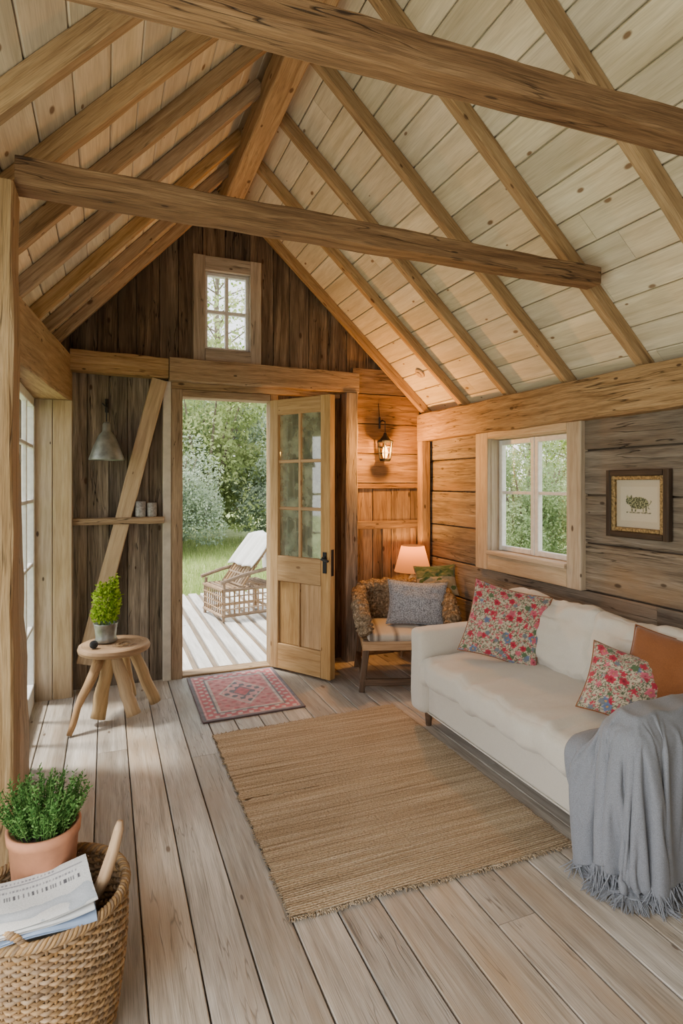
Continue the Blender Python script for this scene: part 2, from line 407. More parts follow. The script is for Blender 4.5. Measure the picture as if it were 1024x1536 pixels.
# rafters
def rafter(side,y,idx,last=False):
    m=MB();d,n=(dR,nR) if side=='R' else (dL,nL)
    hh,ww=(.070,.056) if side=='R' else (.072,.052)
    o=V((RX,y,RZ))+n*(hh/2)
    L=(V((EXR-RX,0,EZR-RZ)).length-.03) if side=='R' else V((EXL-RX,0,EZL-RZ)).length+.05
    m.beam(o+d*.05,o+d*L,ww,hh,up=n,seg=12,jit=.004,c=.004)
    ob=m.build('roof_rafter',W_raft)
    names=['first','second','third','fourth','fifth','sixth','seventh','eighth','ninth']
    sl='right' if side=='R' else 'left'
    tag(ob,'pine rafter on the %s roof slope, %s one counted from the gable wall'%(sl,names[idx]),'rafter','rafters on the %s roof slope'%sl)
for i,y in enumerate((4.55,3.95,3.38,2.81,2.26,1.68,1.10)): rafter('R',y,i)
for i,y in enumerate((4.55,4.14,3.72,3.22,2.74,2.31,1.88,1.42)): rafter('L',y,i)
m=MB();m.beam((RX,1.2,3.675),(RX,YW-.03,3.675),.13,.17,seg=20,jit=.005,c=.006)
tag(m.build('ridge_beam',W_raft),'thick honey coloured ridge beam along the peak of the roof','beam')
m=MB();m.beam((-.27,2.13,2.495),(2.18,2.13,2.490),.095,.095,seg=30,jit=.006,c=.005,h2=.08)
tag(m.build('tie_beam',W_tie),'brown hewn tie beam crossing the room, the farther lower one','beam','tie beams')
m=MB();m.beam((-.6,1.26,2.502),(2.33,1.13,2.50),.085,.075,seg=34,jit=.006,c=.005)
tag(m.build('tie_beam',W_tie),'brown hewn tie beam across the top of the picture, nearest one','beam','tie beams')
# posts on the left
m=MB();m.beam((-.340,2.13,0),(-.340,2.13,2.444),.14,.16,up=(0,1,0),seg=20,jit=.008,c=.008)
tag(m.build('timber_post',W_post),'rough hewn post at the left edge carrying the tie beam','post')
m=MB();m.beam((-.485,3.12,0),(-.54,3.12,2.06),.25,.41,up=(0,1,0),seg=20,jit=.012,c=.012)
tag(m.build('timber_post',W_post),'wide weathered post beside the tall left window','post')
m=MB();m.beam((-.66,1.9,2.25),(-.345,4.6,2.25),.24,.33,seg=14,jit=.006,c=.008)
tag(m.build('wall_plate',W_raft),'pale timber wall plate above the tall left window','beam')
m=MB();m.beam((2.655,-1.2,2.0),(2.655,4.6,2.0),.11,.24,seg=44,jit=.010,c=.007)
tag(m.build('wall_plate',W_lint),'long honey timber wall plate under the right rafters','beam')
# far wall
m=MB()
def vboards(m,x0,x1,z0,ztop,y0,y1,wmin=.13,wmax=.2):
    x=x0
    while x<x1-1e-4:
        w=wmin+RN.random()*(wmax-wmin)
        if x+w>x1-.07: w=x1-x
        xa,xb=x+.003,x+w-.003
        dy=RN.random()*.014
        if ztop is None:
            poly=[(xa,z0),(xb,z0),(xb,roofz(xb,.075))]
            if xa<RX<xb: poly.append((RX,roofz(RX,.075)))
            poly.append((xa,roofz(xa,.075)))
            m.prism(poly,y0+dy,y1)
        else: m.prism([(xa,z0),(xb,z0),(xb,ztop),(xa,ztop)],y0+dy,y1)
        x+=w
vboards(m,1.26,1.9,0,2.36,YW,YW+.03)
vboards(m,-.55,.70,2.36,None,YW,YW+.03)
vboards(m,.70,1.075,2.36,2.54,YW,YW+.03,.17,.2)
vboards(m,.70,1.075,3.17,None,YW,YW+.03,.17,.2)
vboards(m,1.075,2.75,2.36,None,YW,YW+.03)
# backing
m.bx(-.6,.5,YW+.04,YW+.08,0,2.4);m.bx(1.27,2.85,YW+.04,YW+.08,0,2.4);m.bx(.5,1.27,YW+.04,YW+.08,2.2,2.54)
m.prism([(-.6,2.4),(.70,2.4),(.70,roofz(.7,.09)),(-.6,roofz(-.6,.09))],YW+.04,YW+.08)
m.prism([(1.075,2.4),(2.8,2.4),(2.8,roofz(2.8,.09)),(1.075,roofz(1.075,.09))],YW+.04,YW+.08)
m.prism([(.70,3.17),(1.075,3.17),(1.075,roofz(1.075,.09)),(RX,roofz(RX,.09)),(.70,roofz(.7,.09))],YW+.04,YW+.08)
wf=struct(m.build('wall_far',W_dark),'dark weathered plank gable wall','wall')
m=MB();vboards(m,-.55,.46,0,2.36,YW-.005,YW+.028,.11,.17)
struct(m.build('wall_far_cladding',W_greyb,wf))
# warm niche boards right of the door
m=MB()
for zz in (1.50,1.76,2.02,2.28): m.bx(1.97,2.62,YW-.03+RN.random()*.008,YW+.03,zz+.003,min(zz+.257,2.5))
m.bx(1.97,2.62,YW-.036,YW,1.455,1.497);m.bx(2.0,2.6,YW-.034,YW,1.10,1.17);m.bx(2.0,2.6,YW-.034,YW,0,.12)
vboards(m,1.97,2.62,0,1.46,YW-.02,YW+.03,.15,.2)
for xx in (2.0,2.25,2.53): m.bx(xx,xx+.06,YW-.034,YW,.12,1.10)
struct(m.build('wall_far_niche',M_wood('niche_boards',(.10,.055,.026),(.25,.155,.08),(.39,.265,.15),ru=1,rv=13,knot=.25,bump=.7,var=.35,c2=.6,crack=1),wf))
# lintel beams, posts
m=MB();m.beam((-.24,YW-.06,2.375),(.43,YW-.06,2.365),.11,.15,seg=8,jit=.008,c=.006)
tag(m.build('lintel_beam',W_lint),'short honey beam over the plank wall left of the doorway','beam')
m=MB();m.beam((.435,YW-.07,2.36),(1.98,YW-.07,2.35),.13,.17,seg=16,jit=.008,c=.006)
tag(m.build('lintel_beam',W_lint),'long honey lintel beam directly over the doorway','beam')
m=MB();m.beam((1.91,YW-.085,0),(1.91,YW-.085,2.26),.11,.11,up=(0,1,0),seg=14,jit=.008,c=.006)
tag(m.build('timber_post',W_greyb),'weathered post right of the open door','post')
m=MB();m.beam((2.625,YW-.10,0),(2.625,YW-.10,1.87),.085,.085,up=(0,1,0),seg=10,jit=.004,c=.005)
tag(m.build('timber_post',W_lint),'slim corner post beside the lit lantern','post')
m=MB();m.beam((-.15,YW-.05,.2),(.37,YW-.05,2.28),.11,.05,up=(0,1,0),seg=8,jit=.005,c=.005)
tag(m.build('diagonal_brace',W_pale),'pale diagonal brace leaning across the plank wall','brace')
m=MB();m.beam((-.23,YW-.05,1.225),(.40,YW-.05,1.225),.085,.05,seg=4,jit=.004,c=.005)
tag(m.build('wall_shelf',W_lint),'narrow wooden shelf rail left of the doorway','shelf')
# door frame trim
m=MB();m.bx(.395,.455,YW-.045,YW+.03,0,2.275)
struct(m.build('trim_1',P_cream),'cream painted door casing','trim')
m=MB();m.bx(.457,.54,YW-.04,YW+.10,0,2.222);m.bx(.54,1.23,YW-.04,YW+.10,2.165,2.222,c=.004);m.bx(1.235,1.30,YW-.03,YW+.1,0,2.222)
m.bx(.54,1.235,YW-.02,YW+.12,-.01,.015);m.bx(.457,1.84,YW-.045,YW+.03,2.225,2.275)
struct(m.build('trim_3',W_lint),'honey wood door frame and threshold','trim')
# door leaf
hx,hy=1.225,YW-.05
dd=V((.54,-.842,0)).normalized();back=V((.842,.54,0))
dr=thing('door_1',None,None,(hx,hy,0));struct(dr,'open half glazed pine door','door')
Md=Matrix.Translation((hx,hy,0))@Matrix(((dd.x,back.x,0,0),(dd.y,back.y,0,0),(0,0,1,0),(0,0,0,1)))
DW=.605
m=MB();m.M=Md
m.bx(0,.085,0,.065,.02,2.17);m.bx(DW-.09,DW,0,.065,.02,2.17)
m.bx(.085,DW-.09,0,.065,2.05,2.17);m.bx(.085,DW-.09,0,.065,.02,.22);m.bx(.085,DW-.09,0,.065,.72,.92)
m.bx(.290,.305,.005,.055,.22,.72)
m.build('door_stiles',W_door,dr)
m=MB();m.M=Md;m.bx(.088,.287,.018,.04,.225,.715,ax='z');m.bx(.308,DW-.093,.018,.04,.225,.715,ax='z');m.build('door_panel',W_door,dr)
m=MB();m.M=Md;m.bx(.287,.312,.012,.05,.92,2.05)
for zz in (1.30,1.675): m.bx(.085,DW-.09,.014,.048,zz-.012,zz+.012)
gb=m.build('glazing_bars',W_door,dr)
for i in range(2):
    for j in range(3):
        m=MB();m.M=Md;xa=(.086,.313)[i];xb=(.286,DW-.091)[i];za=(.921,1.313,1.688)[j];zb=(1.287,1.662,2.049)[j]
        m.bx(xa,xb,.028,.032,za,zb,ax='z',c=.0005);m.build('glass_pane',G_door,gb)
m=MB();m.M=Md;m.bx(DW-.065,DW-.03,-.008,0,.82,.98,c=.003);m.tube([(DW-.047,-.005,.93),(DW-.047,-.045,.93),(DW-.0,-.05,.925),(DW+.02,-.05,.92)],.009)
m.tube([(DW-.047,0,.93),(DW-.047,-.02,.93)],.02,12);m.bx(DW-.003,DW+.004,.015,.045,.80,1.0,c=.001)
m.build('door_handle',P_iron,dr)
# gable window
w1=thing('window_1',None,None,(.885,YW,2.44));struct(w1,'small square gable window with four panes','window')
m=MB();x0,x1,z0,z1=.62,1.155,2.445,3.275;a,b,c_,d_=.71,1.065,2.55,3.165
m.bx(x0,a,YW-.05,YW+.02,z0,z1);m.bx(b,x1,YW-.05,YW+.02,z0,z1);m.bx(a,b,YW-.05,YW+.02,d_,z1);m.bx(a,b,YW-.06,YW+.02,z0,c_)
m.build('window_casing',M_wood('gable_casing',(.26,.21,.16),(.40,.335,.265),(.52,.455,.375),knot=.3,bump=.4,crack=.8),w1)
m=MB();t=.026
m.bx(a,a+t,YW,YW+.05,c_,d_);m.bx(b-t,b,YW,YW+.05,c_,d_);m.bx(a+t,b-t,YW,YW+.05,c_,c_+t);m.bx(a+t,b-t,YW,YW+.05,d_-t,d_)
m.bx((a+b)/2-.014,(a+b)/2+.014,YW+.005,YW+.045,c_,d_);m.bx(a,b,YW+.007,YW+.043,(c_+d_)/2-.014,(c_+d_)/2+.014)
sh=m.build('window_sash',P_white,w1)
m=MB();m.bx(a+.01,b-.01,YW+.026,YW+.030,c_+.01,d_-.01,c=.0005);m.build('glass_pane',G_win,sh)
# right wall
m=MB();z=-.02;ys0,ys1,wz0,wz1=2.82,3.625,.985,1.835
zs=[0,.27,.56,.85,1.14,1.43,1.70,1.98]
for i in range(len(zs)-1):
    za,zb=zs[i]+.005,zs[i+1]-.005
    def seg(ya,yb,za=za,zb=zb):
        dx=RN.random()*.012
        m.bx(XR+dx,XR+.06,ya,yb,za,zb,ax='y',c=.006)
    if zb<wz0 or za>wz1: seg(-1.2,2.2);seg(2.205,YW)
    else:
        seg(-1.2,ys0-.04);seg(ys1+.04,YW)
m.bx(XR+.05,XR+.09,-1.4,ys0,-.05,2.30);m.bx(XR+.05,XR+.09,ys1,YW+.05,-.05,2.30);m.bx(XR+.05,XR+.09,ys0,ys1,-.05,wz0);m.bx(XR+.05,XR+.09,ys0,ys1,wz1,2.30)
struct(m.build('wall_right',W_rwall),'wide horizontal grey brown boards','wall')
w2=thing('window_2',None,None,(XR,3.22,.85));struct(w2,'two casement window in the right wall','window')
m=MB()
m.bx(XR-.03,XR+.03,2.70,ys0,.85,1.915);m.bx(XR-.03,XR+.03,ys1,3.78,.85,1.915)
m.bx(XR-.03,XR+.03,ys0,ys1,wz1,1.915);m.bx(XR-.03,XR+.03,ys0,ys1,.85,wz0);m.bx(XR-.045,XR+.1,ys0-.0,ys1+.0,wz0-.02,wz0+.01)
m.bx(XR,XR+.13,ys0-.02,ys0+.008,wz0,wz1,ax='z');m.bx(XR,XR+.13,ys1-.008,ys1+.02,wz0,wz1,ax='z');m.bx(XR,XR+.13,ys0,ys1,wz1-.008,wz1+.02)
m.build('window_casing',W_case,w2)
for q in range(2):
    ya=(ys0+.012,(ys0+ys1)/2+.003)[q];yb=((ys0+ys1)/2-.003,ys1-.012)[q];xa,xb=XR+.065,XR+.105;za,zb=wz0+.012,wz1-.012;t=.036
    m=MB();m.bx(xa,xb,ya,ya+t,za,zb);m.bx(xa,xb,yb-t,yb,za,zb);m.bx(xa,xb,ya+t,yb-t,za,za+t);m.bx(xa,xb,ya+t,yb-t,zb-t,zb)
    m.bx(xa+.005,xb-.005,ya+t,yb-t,1.42,1.442)
    f=m.build('window_sash',P_white,w2)
    m=MB();m.bx(xa+.018,xa+.022,ya+t-.01,yb-t+.01,za+t-.01,zb-t+.01,c=.0005);m.build('glass_pane',G_win,f)
# left wall + tall window
wl=MB();wl.bx(-.78,-.70,1.8,3.1,0,2.05,ax='z');wl.bx(-.78,-.70,-1.4,-.8,0,2.05,ax='z');wl.bx(-.78,-.70,-.8,1.8,0,.2);wl.bx(-.70,-.50,3.34,3.40,0,2.08)
struct(wl.build('wall_left',W_post),'timber wall left','wall')
m=MB();m.prism([(-.78,0),(2.72,0),(2.72,2.06),(RX,3.80),(-.78,2.03)],-1.42,-1.36)
struct(m.build('wall_back',W_greyb),'timber gable wall behind','wall')
m=MB()
xx=-.46
for i in range(2):
    w=.115;m.bx(xx,xx+w-.004,YW-.15,YW-.10,0,2.08);xx+=w
m.bx(-.24,-.225,YW-.15,YW-.01,0,2.08)
struct(m.build('trim_2',W_case),'pale board panel beside the tall left window','trim')
w3=thing('window_3',None,None,(-.5,3.9,0));struct(w3,'tall narrow paned window on the left','window')
m=MB();xa,xb=-.50,-.455;ya,yb=3.40,4.46
m.bx(xa,xb,ya,ya+.06,0,2.08);m.bx(xa,xb,yb-.05,yb,0,2.08);m.bx(xa,xb,ya,yb,0,.14);m.bx(xa,xb,ya,yb,2.02,2.08)
for yy in (3.75,4.1): m.bx(xa+.008,xb-.008,yy-.015,yy+.015,.14,2.02)
for zz in (.52,.95,1.38,1.75): m.bx(xa+.008,xb-.008,ya,yb,zz-.013,zz+.013)
sh=m.build('window_sash',P_white,w3)
m=MB();m.bx(-.48,-.476,ya+.02,yb-.02,.1,2.04,c=.0005);m.build('glass_pane',G_win,sh)

# ------------------------------------------------------------------ rugs
def jute():
    t=thing('jute_rug','large woven beige jute rug in the middle of the floor','rug',(1.18,2.67,0))
    m=MB();X0,X1,Y0,Y1=.585,1.785,1.88,3.46
    def ed(u,v,z):
        x=X0+(X1-X0)*u;y=Y0+(Y1-Y0)*v
        k=noise.noise(V((v*38,u*1.1,1)))*.012*abs(2*u-1)**3
        x+=k*(1 if u>.5 else -1)
        y+=noise.noise(V((u*5,v,4)))*.012+ (.03*(u-.5) if v>.5 else -.05*(u-.5))
        return (x,y,z+noise.noise(V((x*7,y*7,0)))*.002+.002*noise.noise(V((x*3,y*70,0))))
    m.grid(60,120,lambda u,v:ed(u,v,.012))
    m.grid(60,120,lambda u,v:ed(1-u,v,.002))
    m.build('rug_body',F_jute,t,smooth=True,recalc=False)
    m=MB()
    for v,sg in ((0,-1),(1,1)):
        for i in range(260):
            u=i/259;p=V(ed(u,v,.006))
            for _ in range(2):
                q=p+V((RN.uniform(-.012,.012),sg*RN.uniform(.004,.022),RN.uniform(-.004,.006)))
                m.tube([p-V((0,sg*.008,0)),(p+q)/2+V((0,0,.003)),q],.0016,4)
    for uu,sg in ((0,-1),(1,1)):
        for i in range(240):
            p=V(ed(uu,i/239,.006));q=p+V((sg*RN.uniform(.003,.012),RN.uniform(-.006,.006),RN.uniform(-.003,.004)))
            m.tube([p-V((sg*.006,0,0)),q],.0016,4)
    m.build('frayed_edge',F_jute,t)
jute()
def redrug():
    t=thing('door_rug','small red patterned oriental rug in front of the doorway','rug',(.9,4.1,0))
    X0,X1,Y0,Y1=.565,1.235,3.67,4.55
    red=(.44,.045,.05);pink=(.52,.16,.14);cr=(.50,.37,.30);nav=(.08,.07,.08);rose=(.60,.25,.22)
    def cf(u,v):
        x=(u-.5)*(X1-X0);y=(v-.5)*(Y1-Y0)
        d=min((X1-X0)/2-abs(x),(Y1-Y0)/2-abs(y))
        n=noise.noise(V((x*30,y*30,2)))
        if d<.02: c=nav
        elif d<.035: c=rose
        elif d<.10:
            c=red if math.sin(x*85)*math.sin(y*85)<.25 else cr
        elif d<.112: c=nav
        elif d<.13: c=cr
        else:
            r=abs(x)/.17+abs(y)/.26
            if r<.35: c=red
            elif r<.45: c=nav
            elif r<.9: c=rose if math.sin(x*70)*math.sin(y*60)<.2 else nav
            elif r<1.0: c=cr
            else: c=pink if math.sin(x*60+1)*math.sin(y*60)<.5 else red
        f=1+.45*n
        w=.12
        return tuple(max(0,(q*(1-w)+.4*w)*f) for q in c)
    m=MB()
    def P(u,v,z): return (X0+(X1-X0)*u+(v-.5)*.01,Y0+(Y1-Y0)*v+.02*(u-.5),z+.002*noise.noise(V((u*5,v*7,0))))
    m.grid(110,140,lambda u,v:P(u,v,.011),cf);m.grid(4,4,lambda u,v:P(1-u,v,.002),lambda u,v:nav)
    m.build('rug_body',F_vc,t,smooth=True,recalc=False)
    m=MB()
    for u in (0,1):
        m.tube([P(u,i/20,.006) for i in range(21)],.006,6)
    for v in (0,1): m.tube([P(i/20,v,.006) for i in range(21)],.005,6)
    m.build('rug_binding',M_fabric('dark_binding',(.12,.07,.07)),t)
redrug()
# ------------------------------------------------------------------ sofa
COLLIDE=[]
so=thing('sofa','cream linen two seat sofa against the right wall','sofa',(2.18,2.35,0))
m=MB();m.rbox((2.20,2.35,.205),(.78,1.68,.21),.02,nz=.003);COLLIDE.append(m.build('sofa_base',F_sofa,so,smooth=True,weld=True))
for yc,ht in ((3.125,.60),(1.60,.59)):
    m=MB();m.rbox((2.175,yc,.10+ht/2-.05),(.83,.15,ht-.10),.035,N=16,puff=(.006,.008,.010),nz=.006,ns=6)
    COLLIDE.append(m.build('armrest',F_sofa,so,smooth=True,weld=True))
m=MB();m.rbox((2.51,2.35,.42),(.18,1.68,.66),.05,N=14,nz=.006);m.build('backrest',F_sofa,so,smooth=True,weld=True)
m=MB();m.rbox((2.065,2.365,.385),(.69,1.37,.16),.05,N=50,puff=(.015,0,.012),nz=.0)
for i,p in enumerate(m.v):
    w=(noise.noise(V((p.x*5,p.y*24,p.z*3)))*.7+noise.noise(V((p.x*2+3,p.y*10,0))))
    k=max(0,1-abs(p.x-1.82)/.35)
    p.z+=w*.018*(0.35+k);p.x+=noise.noise(V((p.y*25,p.z*4,2)))*.012
COLLIDE.append(m.build('seat_cushion',F_sofa,so,smooth=True,weld=True))
for yc,wd in ((2.66,.76),(2.00,.62)):
    m=MB();m.M=Matrix.Translation((2.375,yc,.64))@Matrix.Rotation(math.radians(16),4,'Y')
    m.rbox((0,0,0),(.15,wd,.39),.06,N=34,puff=(.03,0,.008),nz=.0)
    for p in m.v:
        p+=noise.noise_vector(V((p.x*6,p.y*6,p.z*14)))*.022+noise.noise_vector(V((p.x*14,p.y*20,p.z*10)))*.011
        p.z-=.02*max(0,1-abs(p.y-yc)/.3)*(1 if p.z>.75 else 0)
    m.build('back_cushion',F_sofa,so,smooth=True,weld=True)
for x in (1.85,2.5):
    for y in (1.58,3.12):
        m=MB();m.lathe([(0,0),(.017,0),(.026,.11),(0,.11)],(x,y,0),12);m.build('leg',W_chair,so)
m=MB();m.tube([(1.803,3.05,.11),(1.803,1.72,.11)],.004,6);m.build('piping',F_sofa,so)
# pillows
def hsh(p): return (math.sin(p.x*127.1+p.y*311.7)*43758.5453)%1
def floral(sc,seed):
    def cf(u,v):
        p=V((u*sc+seed,v*sc+seed*.7,0));ds,ps=noise.voronoi(p)
        h=hsh(ps[0]);d=ds[0]
        a=math.atan2(p.y-ps[0].y,p.x-ps[0].x)
        rr=(.44+.07*math.cos(a*5+h*9))*(.8+.45*h)
        base=(.50,.42,.31)
        if h>.36:
            if d<rr*.28: return (.50,.26,.07) if h>.75 else (.20,.015,.03)
            if d<rr: 
                c=(.38,.025,.05) if h<.72 else ((.50,.11,.15) if h<.88 else (.12,.16,.26))
                return tuple(q*(.7+.5*(d/rr)) for q in c)
        elif d<rr*1.05: return (.09,.14,.07) if h>.12 else (.15,.17,.19)
        q=noise.noise(V((u*sc*3.3,v*sc*3.3,seed)))
        if abs(q)<.12: return (.10,.12,.07)
        if q>.30: return (.40,.10,.11)
        return base
    return cf
def pillow(name,label,mat,M,w,h,t,cf=None,N=28,edge=None,wr=.012,group=None,pipe=True):
    if cf: N=96
    th=thing(name,label,'cushion',tuple(M.translation),group)
    def F(u,v,s):
        x=2*u-1;y=2*v-1
        px=w/2*x*(1-.10*(1-y*y)*abs(x)**1.5);py=h/2*y*(1-.10*(1-x*x)*abs(y)**1.5)
        z=s*t/2*(max(0,(1-x**2))*max(0,(1-y**2)))**.42
        e=(1-x**4)*(1-y**4)
        z+=s*e*wr*(noise.noise(V((x*3+w*50,y*3,s)))+.5*noise.noise(V((x*7,y*7+h*30,s))))
        return (px,py,z)
    m=MB();m.M=M
    m.grid(N,N,lambda u,v:F(u,v,1),cf,us=w,vs=h);m.grid(N,N,lambda u,v:F(1-u,v,-1),cf,us=w,vs=h)
    m.build('cushion_cover',mat,th,smooth=True,weld=True)
    if pipe:
        m=MB();m.M=M
        pts=[F(i/20,0,0) for i in range(20)]+[F(1,i/20,0) for i in range(20)]+[F(1-i/20,1,0) for i in range(20)]+[F(0,1-i/20,0) for i in range(20)]
        m.tube(pts,.004,6,closed=True);m.build('piping',edge or mat,th,smooth=True)
    return th
def orient(c,nrm,roll=0,up=(0,0,1)):
    n=V(nrm).normalized();x=V(up).cross(n).normalized();y=n.cross(x)
    M=Matrix(((x.x,y.x,n.x,0),(x.y,y.y,n.y,0),(x.z,y.z,n.z,0),(0,0,0,1)))
    return Matrix.Translation(c)@M@Matrix.Rotation(math.radians(roll),4,'Z')
pillow('throw_pillow','large red and cream floral cushion at the far end of the sofa',F_vc,orient((2.16,2.78,.675),(-.62,-.72,.30),-12),.45,.44,.15,floral(11.5,1.3),edge=F_rust,group='floral cushions on the sofa')
pillow('throw_pillow','small red and cream floral cushion next to the throw',F_vc,orient((2.13,1.90,.600),(-.60,-.60,.55),-14),.34,.32,.13,floral(8.5,5.1),edge=F_rust,group='floral cushions on the sofa')
pillow('throw_pillow','rust brown velvet cushion behind the small floral one',F_rust,orient((2.28,1.79,.655),(-.75,-.3,.5),-6),.42,.38,.13)
# throw: draped with the cloth solver, then kept as a plain mesh
def throw():
    t=thing('throw_blanket','grey blue wool throw with fringe draped over the sofa arm','blanket',(1.9,1.6,.03))
    NU,NV=96,88
    def base(u,v):
        x=1.24+(2.20-1.24)*u;y=.97+(1.93-.97)*v
        ang=math.radians(-7)
        cx,cy=1.8,1.6
        dx,dy=x-cx,y-cy
        return cx+dx*math.cos(ang)-dy*math.sin(ang),cy+dx*math.sin(ang)+dy*math.cos(ang)
    def cl(a,b,x):
        x=max(0,min(1,(x-a)/(b-a)));return x*x*(3-2*x)
    def init(u,v):
        x,y=base(u,v)
        overY=1-cl(1.40,1.56,y)      # part that will hang on the near side: pleats across x
        overX=1-cl(1.60,1.76,x)      # part that will hang on the front: pleats across y
        g1=.040*math.sin(u*38+.6*math.sin(v*3))*(.15+.85*overY)*(1-.5*overX)
        g2=.036*math.sin(v*36+.5*math.sin(u*4))*(.12+.88*overX)*(1-overY)
        return V((x,y,.648+g1+g2))
    pts=None
    try:
        me=bpy.data.meshes.new('sim');vs=[init(i/NU,j/NV) for i in range(NU+1) for j in range(NV+1)]
        fs=[[i*(NV+1)+j,(i+1)*(NV+1)+j,(i+1)*(NV+1)+j+1,i*(NV+1)+j+1] for i in range(NU) for j in range(NV)]
        me.from_pydata(vs,[],fs);ob=bpy.data.objects.new('sim',me);COL.objects.link(ob)
        vg=ob.vertex_groups.new(name='pin')
        pin=[k for k,p in enumerate(vs) if p.x>1.80 and 1.55<p.y<1.645]
        vg.add(pin,1.0,'REPLACE')
        fm=bpy.data.meshes.new('simfloor');fm.from_pydata([(-1,-1,.0),(4,-1,.0),(4,4,.0),(-1,4,.0)],[],[[0,1,2,3]]);fo=bpy.data.objects.new('simfloor',fm);COL.objects.link(fo)
        cols=COLLIDE+[fo]
        for o in cols:
            c=o.modifiers.new('col','COLLISION');o.collision.thickness_outer=.012;o.collision.cloth_friction=20;o.collision.damping=.6
        cm=ob.modifiers.new('cloth','CLOTH');s=cm.settings
        s.vertex_group_mass='pin'
        s.quality=7;s.mass=.3;s.tension_stiffness=25;s.compression_stiffness=25;s.shear_stiffness=6;s.bending_stiffness=1.2;s.air_damping=2.5
        cm.collision_settings.collision_quality=2;cm.collision_settings.distance_min=.008
        sc=bpy.context.scene
        cm.point_cache.frame_start=1;cm.point_cache.frame_end=70
        for f in range(1,52): sc.frame_set(f)
        dg=bpy.context.evaluated_depsgraph_get();ev=ob.evaluated_get(dg);em=ev.to_mesh()
        pts=[v.co.copy() for v in em.vertices];ev.to_mesh_clear()
        print('CLOTH zmin',min(p.z for p in pts),'zmax',max(p.z for p in pts))
        for o in cols: o.modifiers.remove(o.modifiers['col'])
        bpy.data.objects.remove(ob);bpy.data.objects.remove(fo);sc.frame_set(1)
    except Exception as e:
        print('CLOTH failed',e)
    if pts is None or len(pts)!=(NU+1)*(NV+1): pts=[init(i/NU,j/NV) for i in range(NU+1) for j in range(NV+1)]
    def P(i,j): return pts[i*(NV+1)+j]
    m=MB();m.grid(NU,NV,lambda u,v:P(round(u*NU),round(v*NV)),us=1.2,vs=1)
    ob=m.build('throw_cloth',F_throw,t,smooth=True,recalc=False)
    sm_=ob.modifiers.new('sub','SUBSURF');sm_.levels=1;sm_.render_levels=1
    sd=ob.modifiers.new('s','SOLIDIFY');sd.thickness=.006;sd.offset=0
    m=MB()
    def fr(p,inn):
        out=(p-inn).normalized()
        for k in range(5):
            L=RN.uniform(.055,.095)
            d=(out*.4+V((RN.uniform(-.2,.2),RN.uniform(-.2,.2),-.95))).normalized()
            q=p+d*L
            if q.z<.006: 
                q=p+V((out.x+RN.uniform(-.3,.3),out.y+RN.uniform(-.3,.3),0)).normalized()*L*.7;q.z=.006
            st=p+V((RN.uniform(-.005,.005),RN.uniform(-.005,.005),0))
            mid=st.lerp(q,.5)+V((RN.uniform(-.006,.006),RN.uniform(-.006,.006),.002))
            m.tube([st,mid,q],[.0028,.0022,.0014],4)
    for i in range(NU+1):
        fr(P(i,0),P(i,2))
    for j in range(1,NV+1):
        fr(P(0,j),P(2,j))
    m.build('fringe',F_throw,t)
throw()
# ------------------------------------------------------------------ corner chair
cc=thing('woven_armchair','rustic dark wood armchair with woven rolled arms in the corner','armchair',(2.12,3.95,0))
MC=Matrix.Translation((2.12,3.95,0))@Matrix.Rotation(math.radians(-20),4,'Z')
for sx in (-1,1):
    for sy in (-1,1):
        m=MB();m.M=MC;m.beam((sx*.345,sy*.29,0),(sx*.30,sy*.24,.36),.04,.04,up=(0,1,0),c=.006,w2=.05,h2=.05);m.build('leg',W_chair,cc)
m=MB();m.M=MC;m.bx(-.335,.335,-.275,-.23,.29,.355);m.bx(-.335,.335,.23,.275,.29,.355);m.bx(-.335,-.285,-.23,.23,.29,.355);m.bx(.285,.335,-.23,.23,.29,.355)
for i in range(5): m.bx(-.285,.285,-.2+i*.09,-.14+i*.09,.31,.335)
m.build('seat_frame',W_stool,cc)
for (a_,b_,c_,d_,e_,f_) in ((-.36,.36,-.30,-.265,.045,.09),(-.35,-.32,-.26,.26,.10,.135),(.32,.35,-.26,.26,.10,.135)):
    m=MB();m.M=MC;m.bx(a_,b_,c_,d_,e_,f_);m.build('stretcher',W_chair,cc)
m=MB();m.M=MC;m.rbox((0,-.02,.382),(.60,.53,.055),.026,N=24,puff=(0,0,.012))
for i,p in enumerate(m.v):
    l=MC.inverted()@p;m.vc[i]=(.16,.13,.105) if math.sin(l.x*110)>.3 else (.50,.45,.37)
m.build('seat_cushion',F_vc,cc,smooth=True,weld=True)
def roll(pts,r):
    m=MB();m.M=MC;PP=[]
    N=40;n=len(pts)-1
    for i in range(N+1):
        t=i/N*n;k=min(int(t),n-1);f=t-k;PP.append(V(pts[k]).lerp(V(pts[k+1]),f))
    m.tube(PP,[r*(1+.10*math.sin(i*1.6))*min(1,.55+.2*min(i,N-i)) for i in range(N+1)],14)
    for i in range(len(m.v)): m.v[i]=m.v[i]+noise.noise_vector(m.v[i]*22)*.016
    return m
for sx in (-1,1):
    m=roll([(sx*.31,-.27,.40),(sx*.33,-.22,.50),(sx*.345,-.05,.585),(sx*.33,.2,.645)],.062);m.build('woven_arm',F_weave,cc,smooth=True)
m=roll([(-.33,.24,.64),(-.2,.30,.66),(.2,.30,.66),(.33,.24,.64)],.06);m.build('woven_back_roll',F_weave,cc,smooth=True)
m=MB();m.M=MC;m.rbox((0,.285,.49),(.62,.07,.28),.03,N=12,nz=.008,ns=14);m.build('woven_back',F_weave,cc,smooth=True,weld=True)
for sx in (-1,1):
    m=MB();m.M=MC;m.rbox((sx*.315,0,.47),(.06,.50,.18),.025,N=12,nz=.008,ns=14);m.build('woven_side',F_weave,cc,smooth=True,weld=True)
def wp(x,y,z): return MC@V((x,y,z))
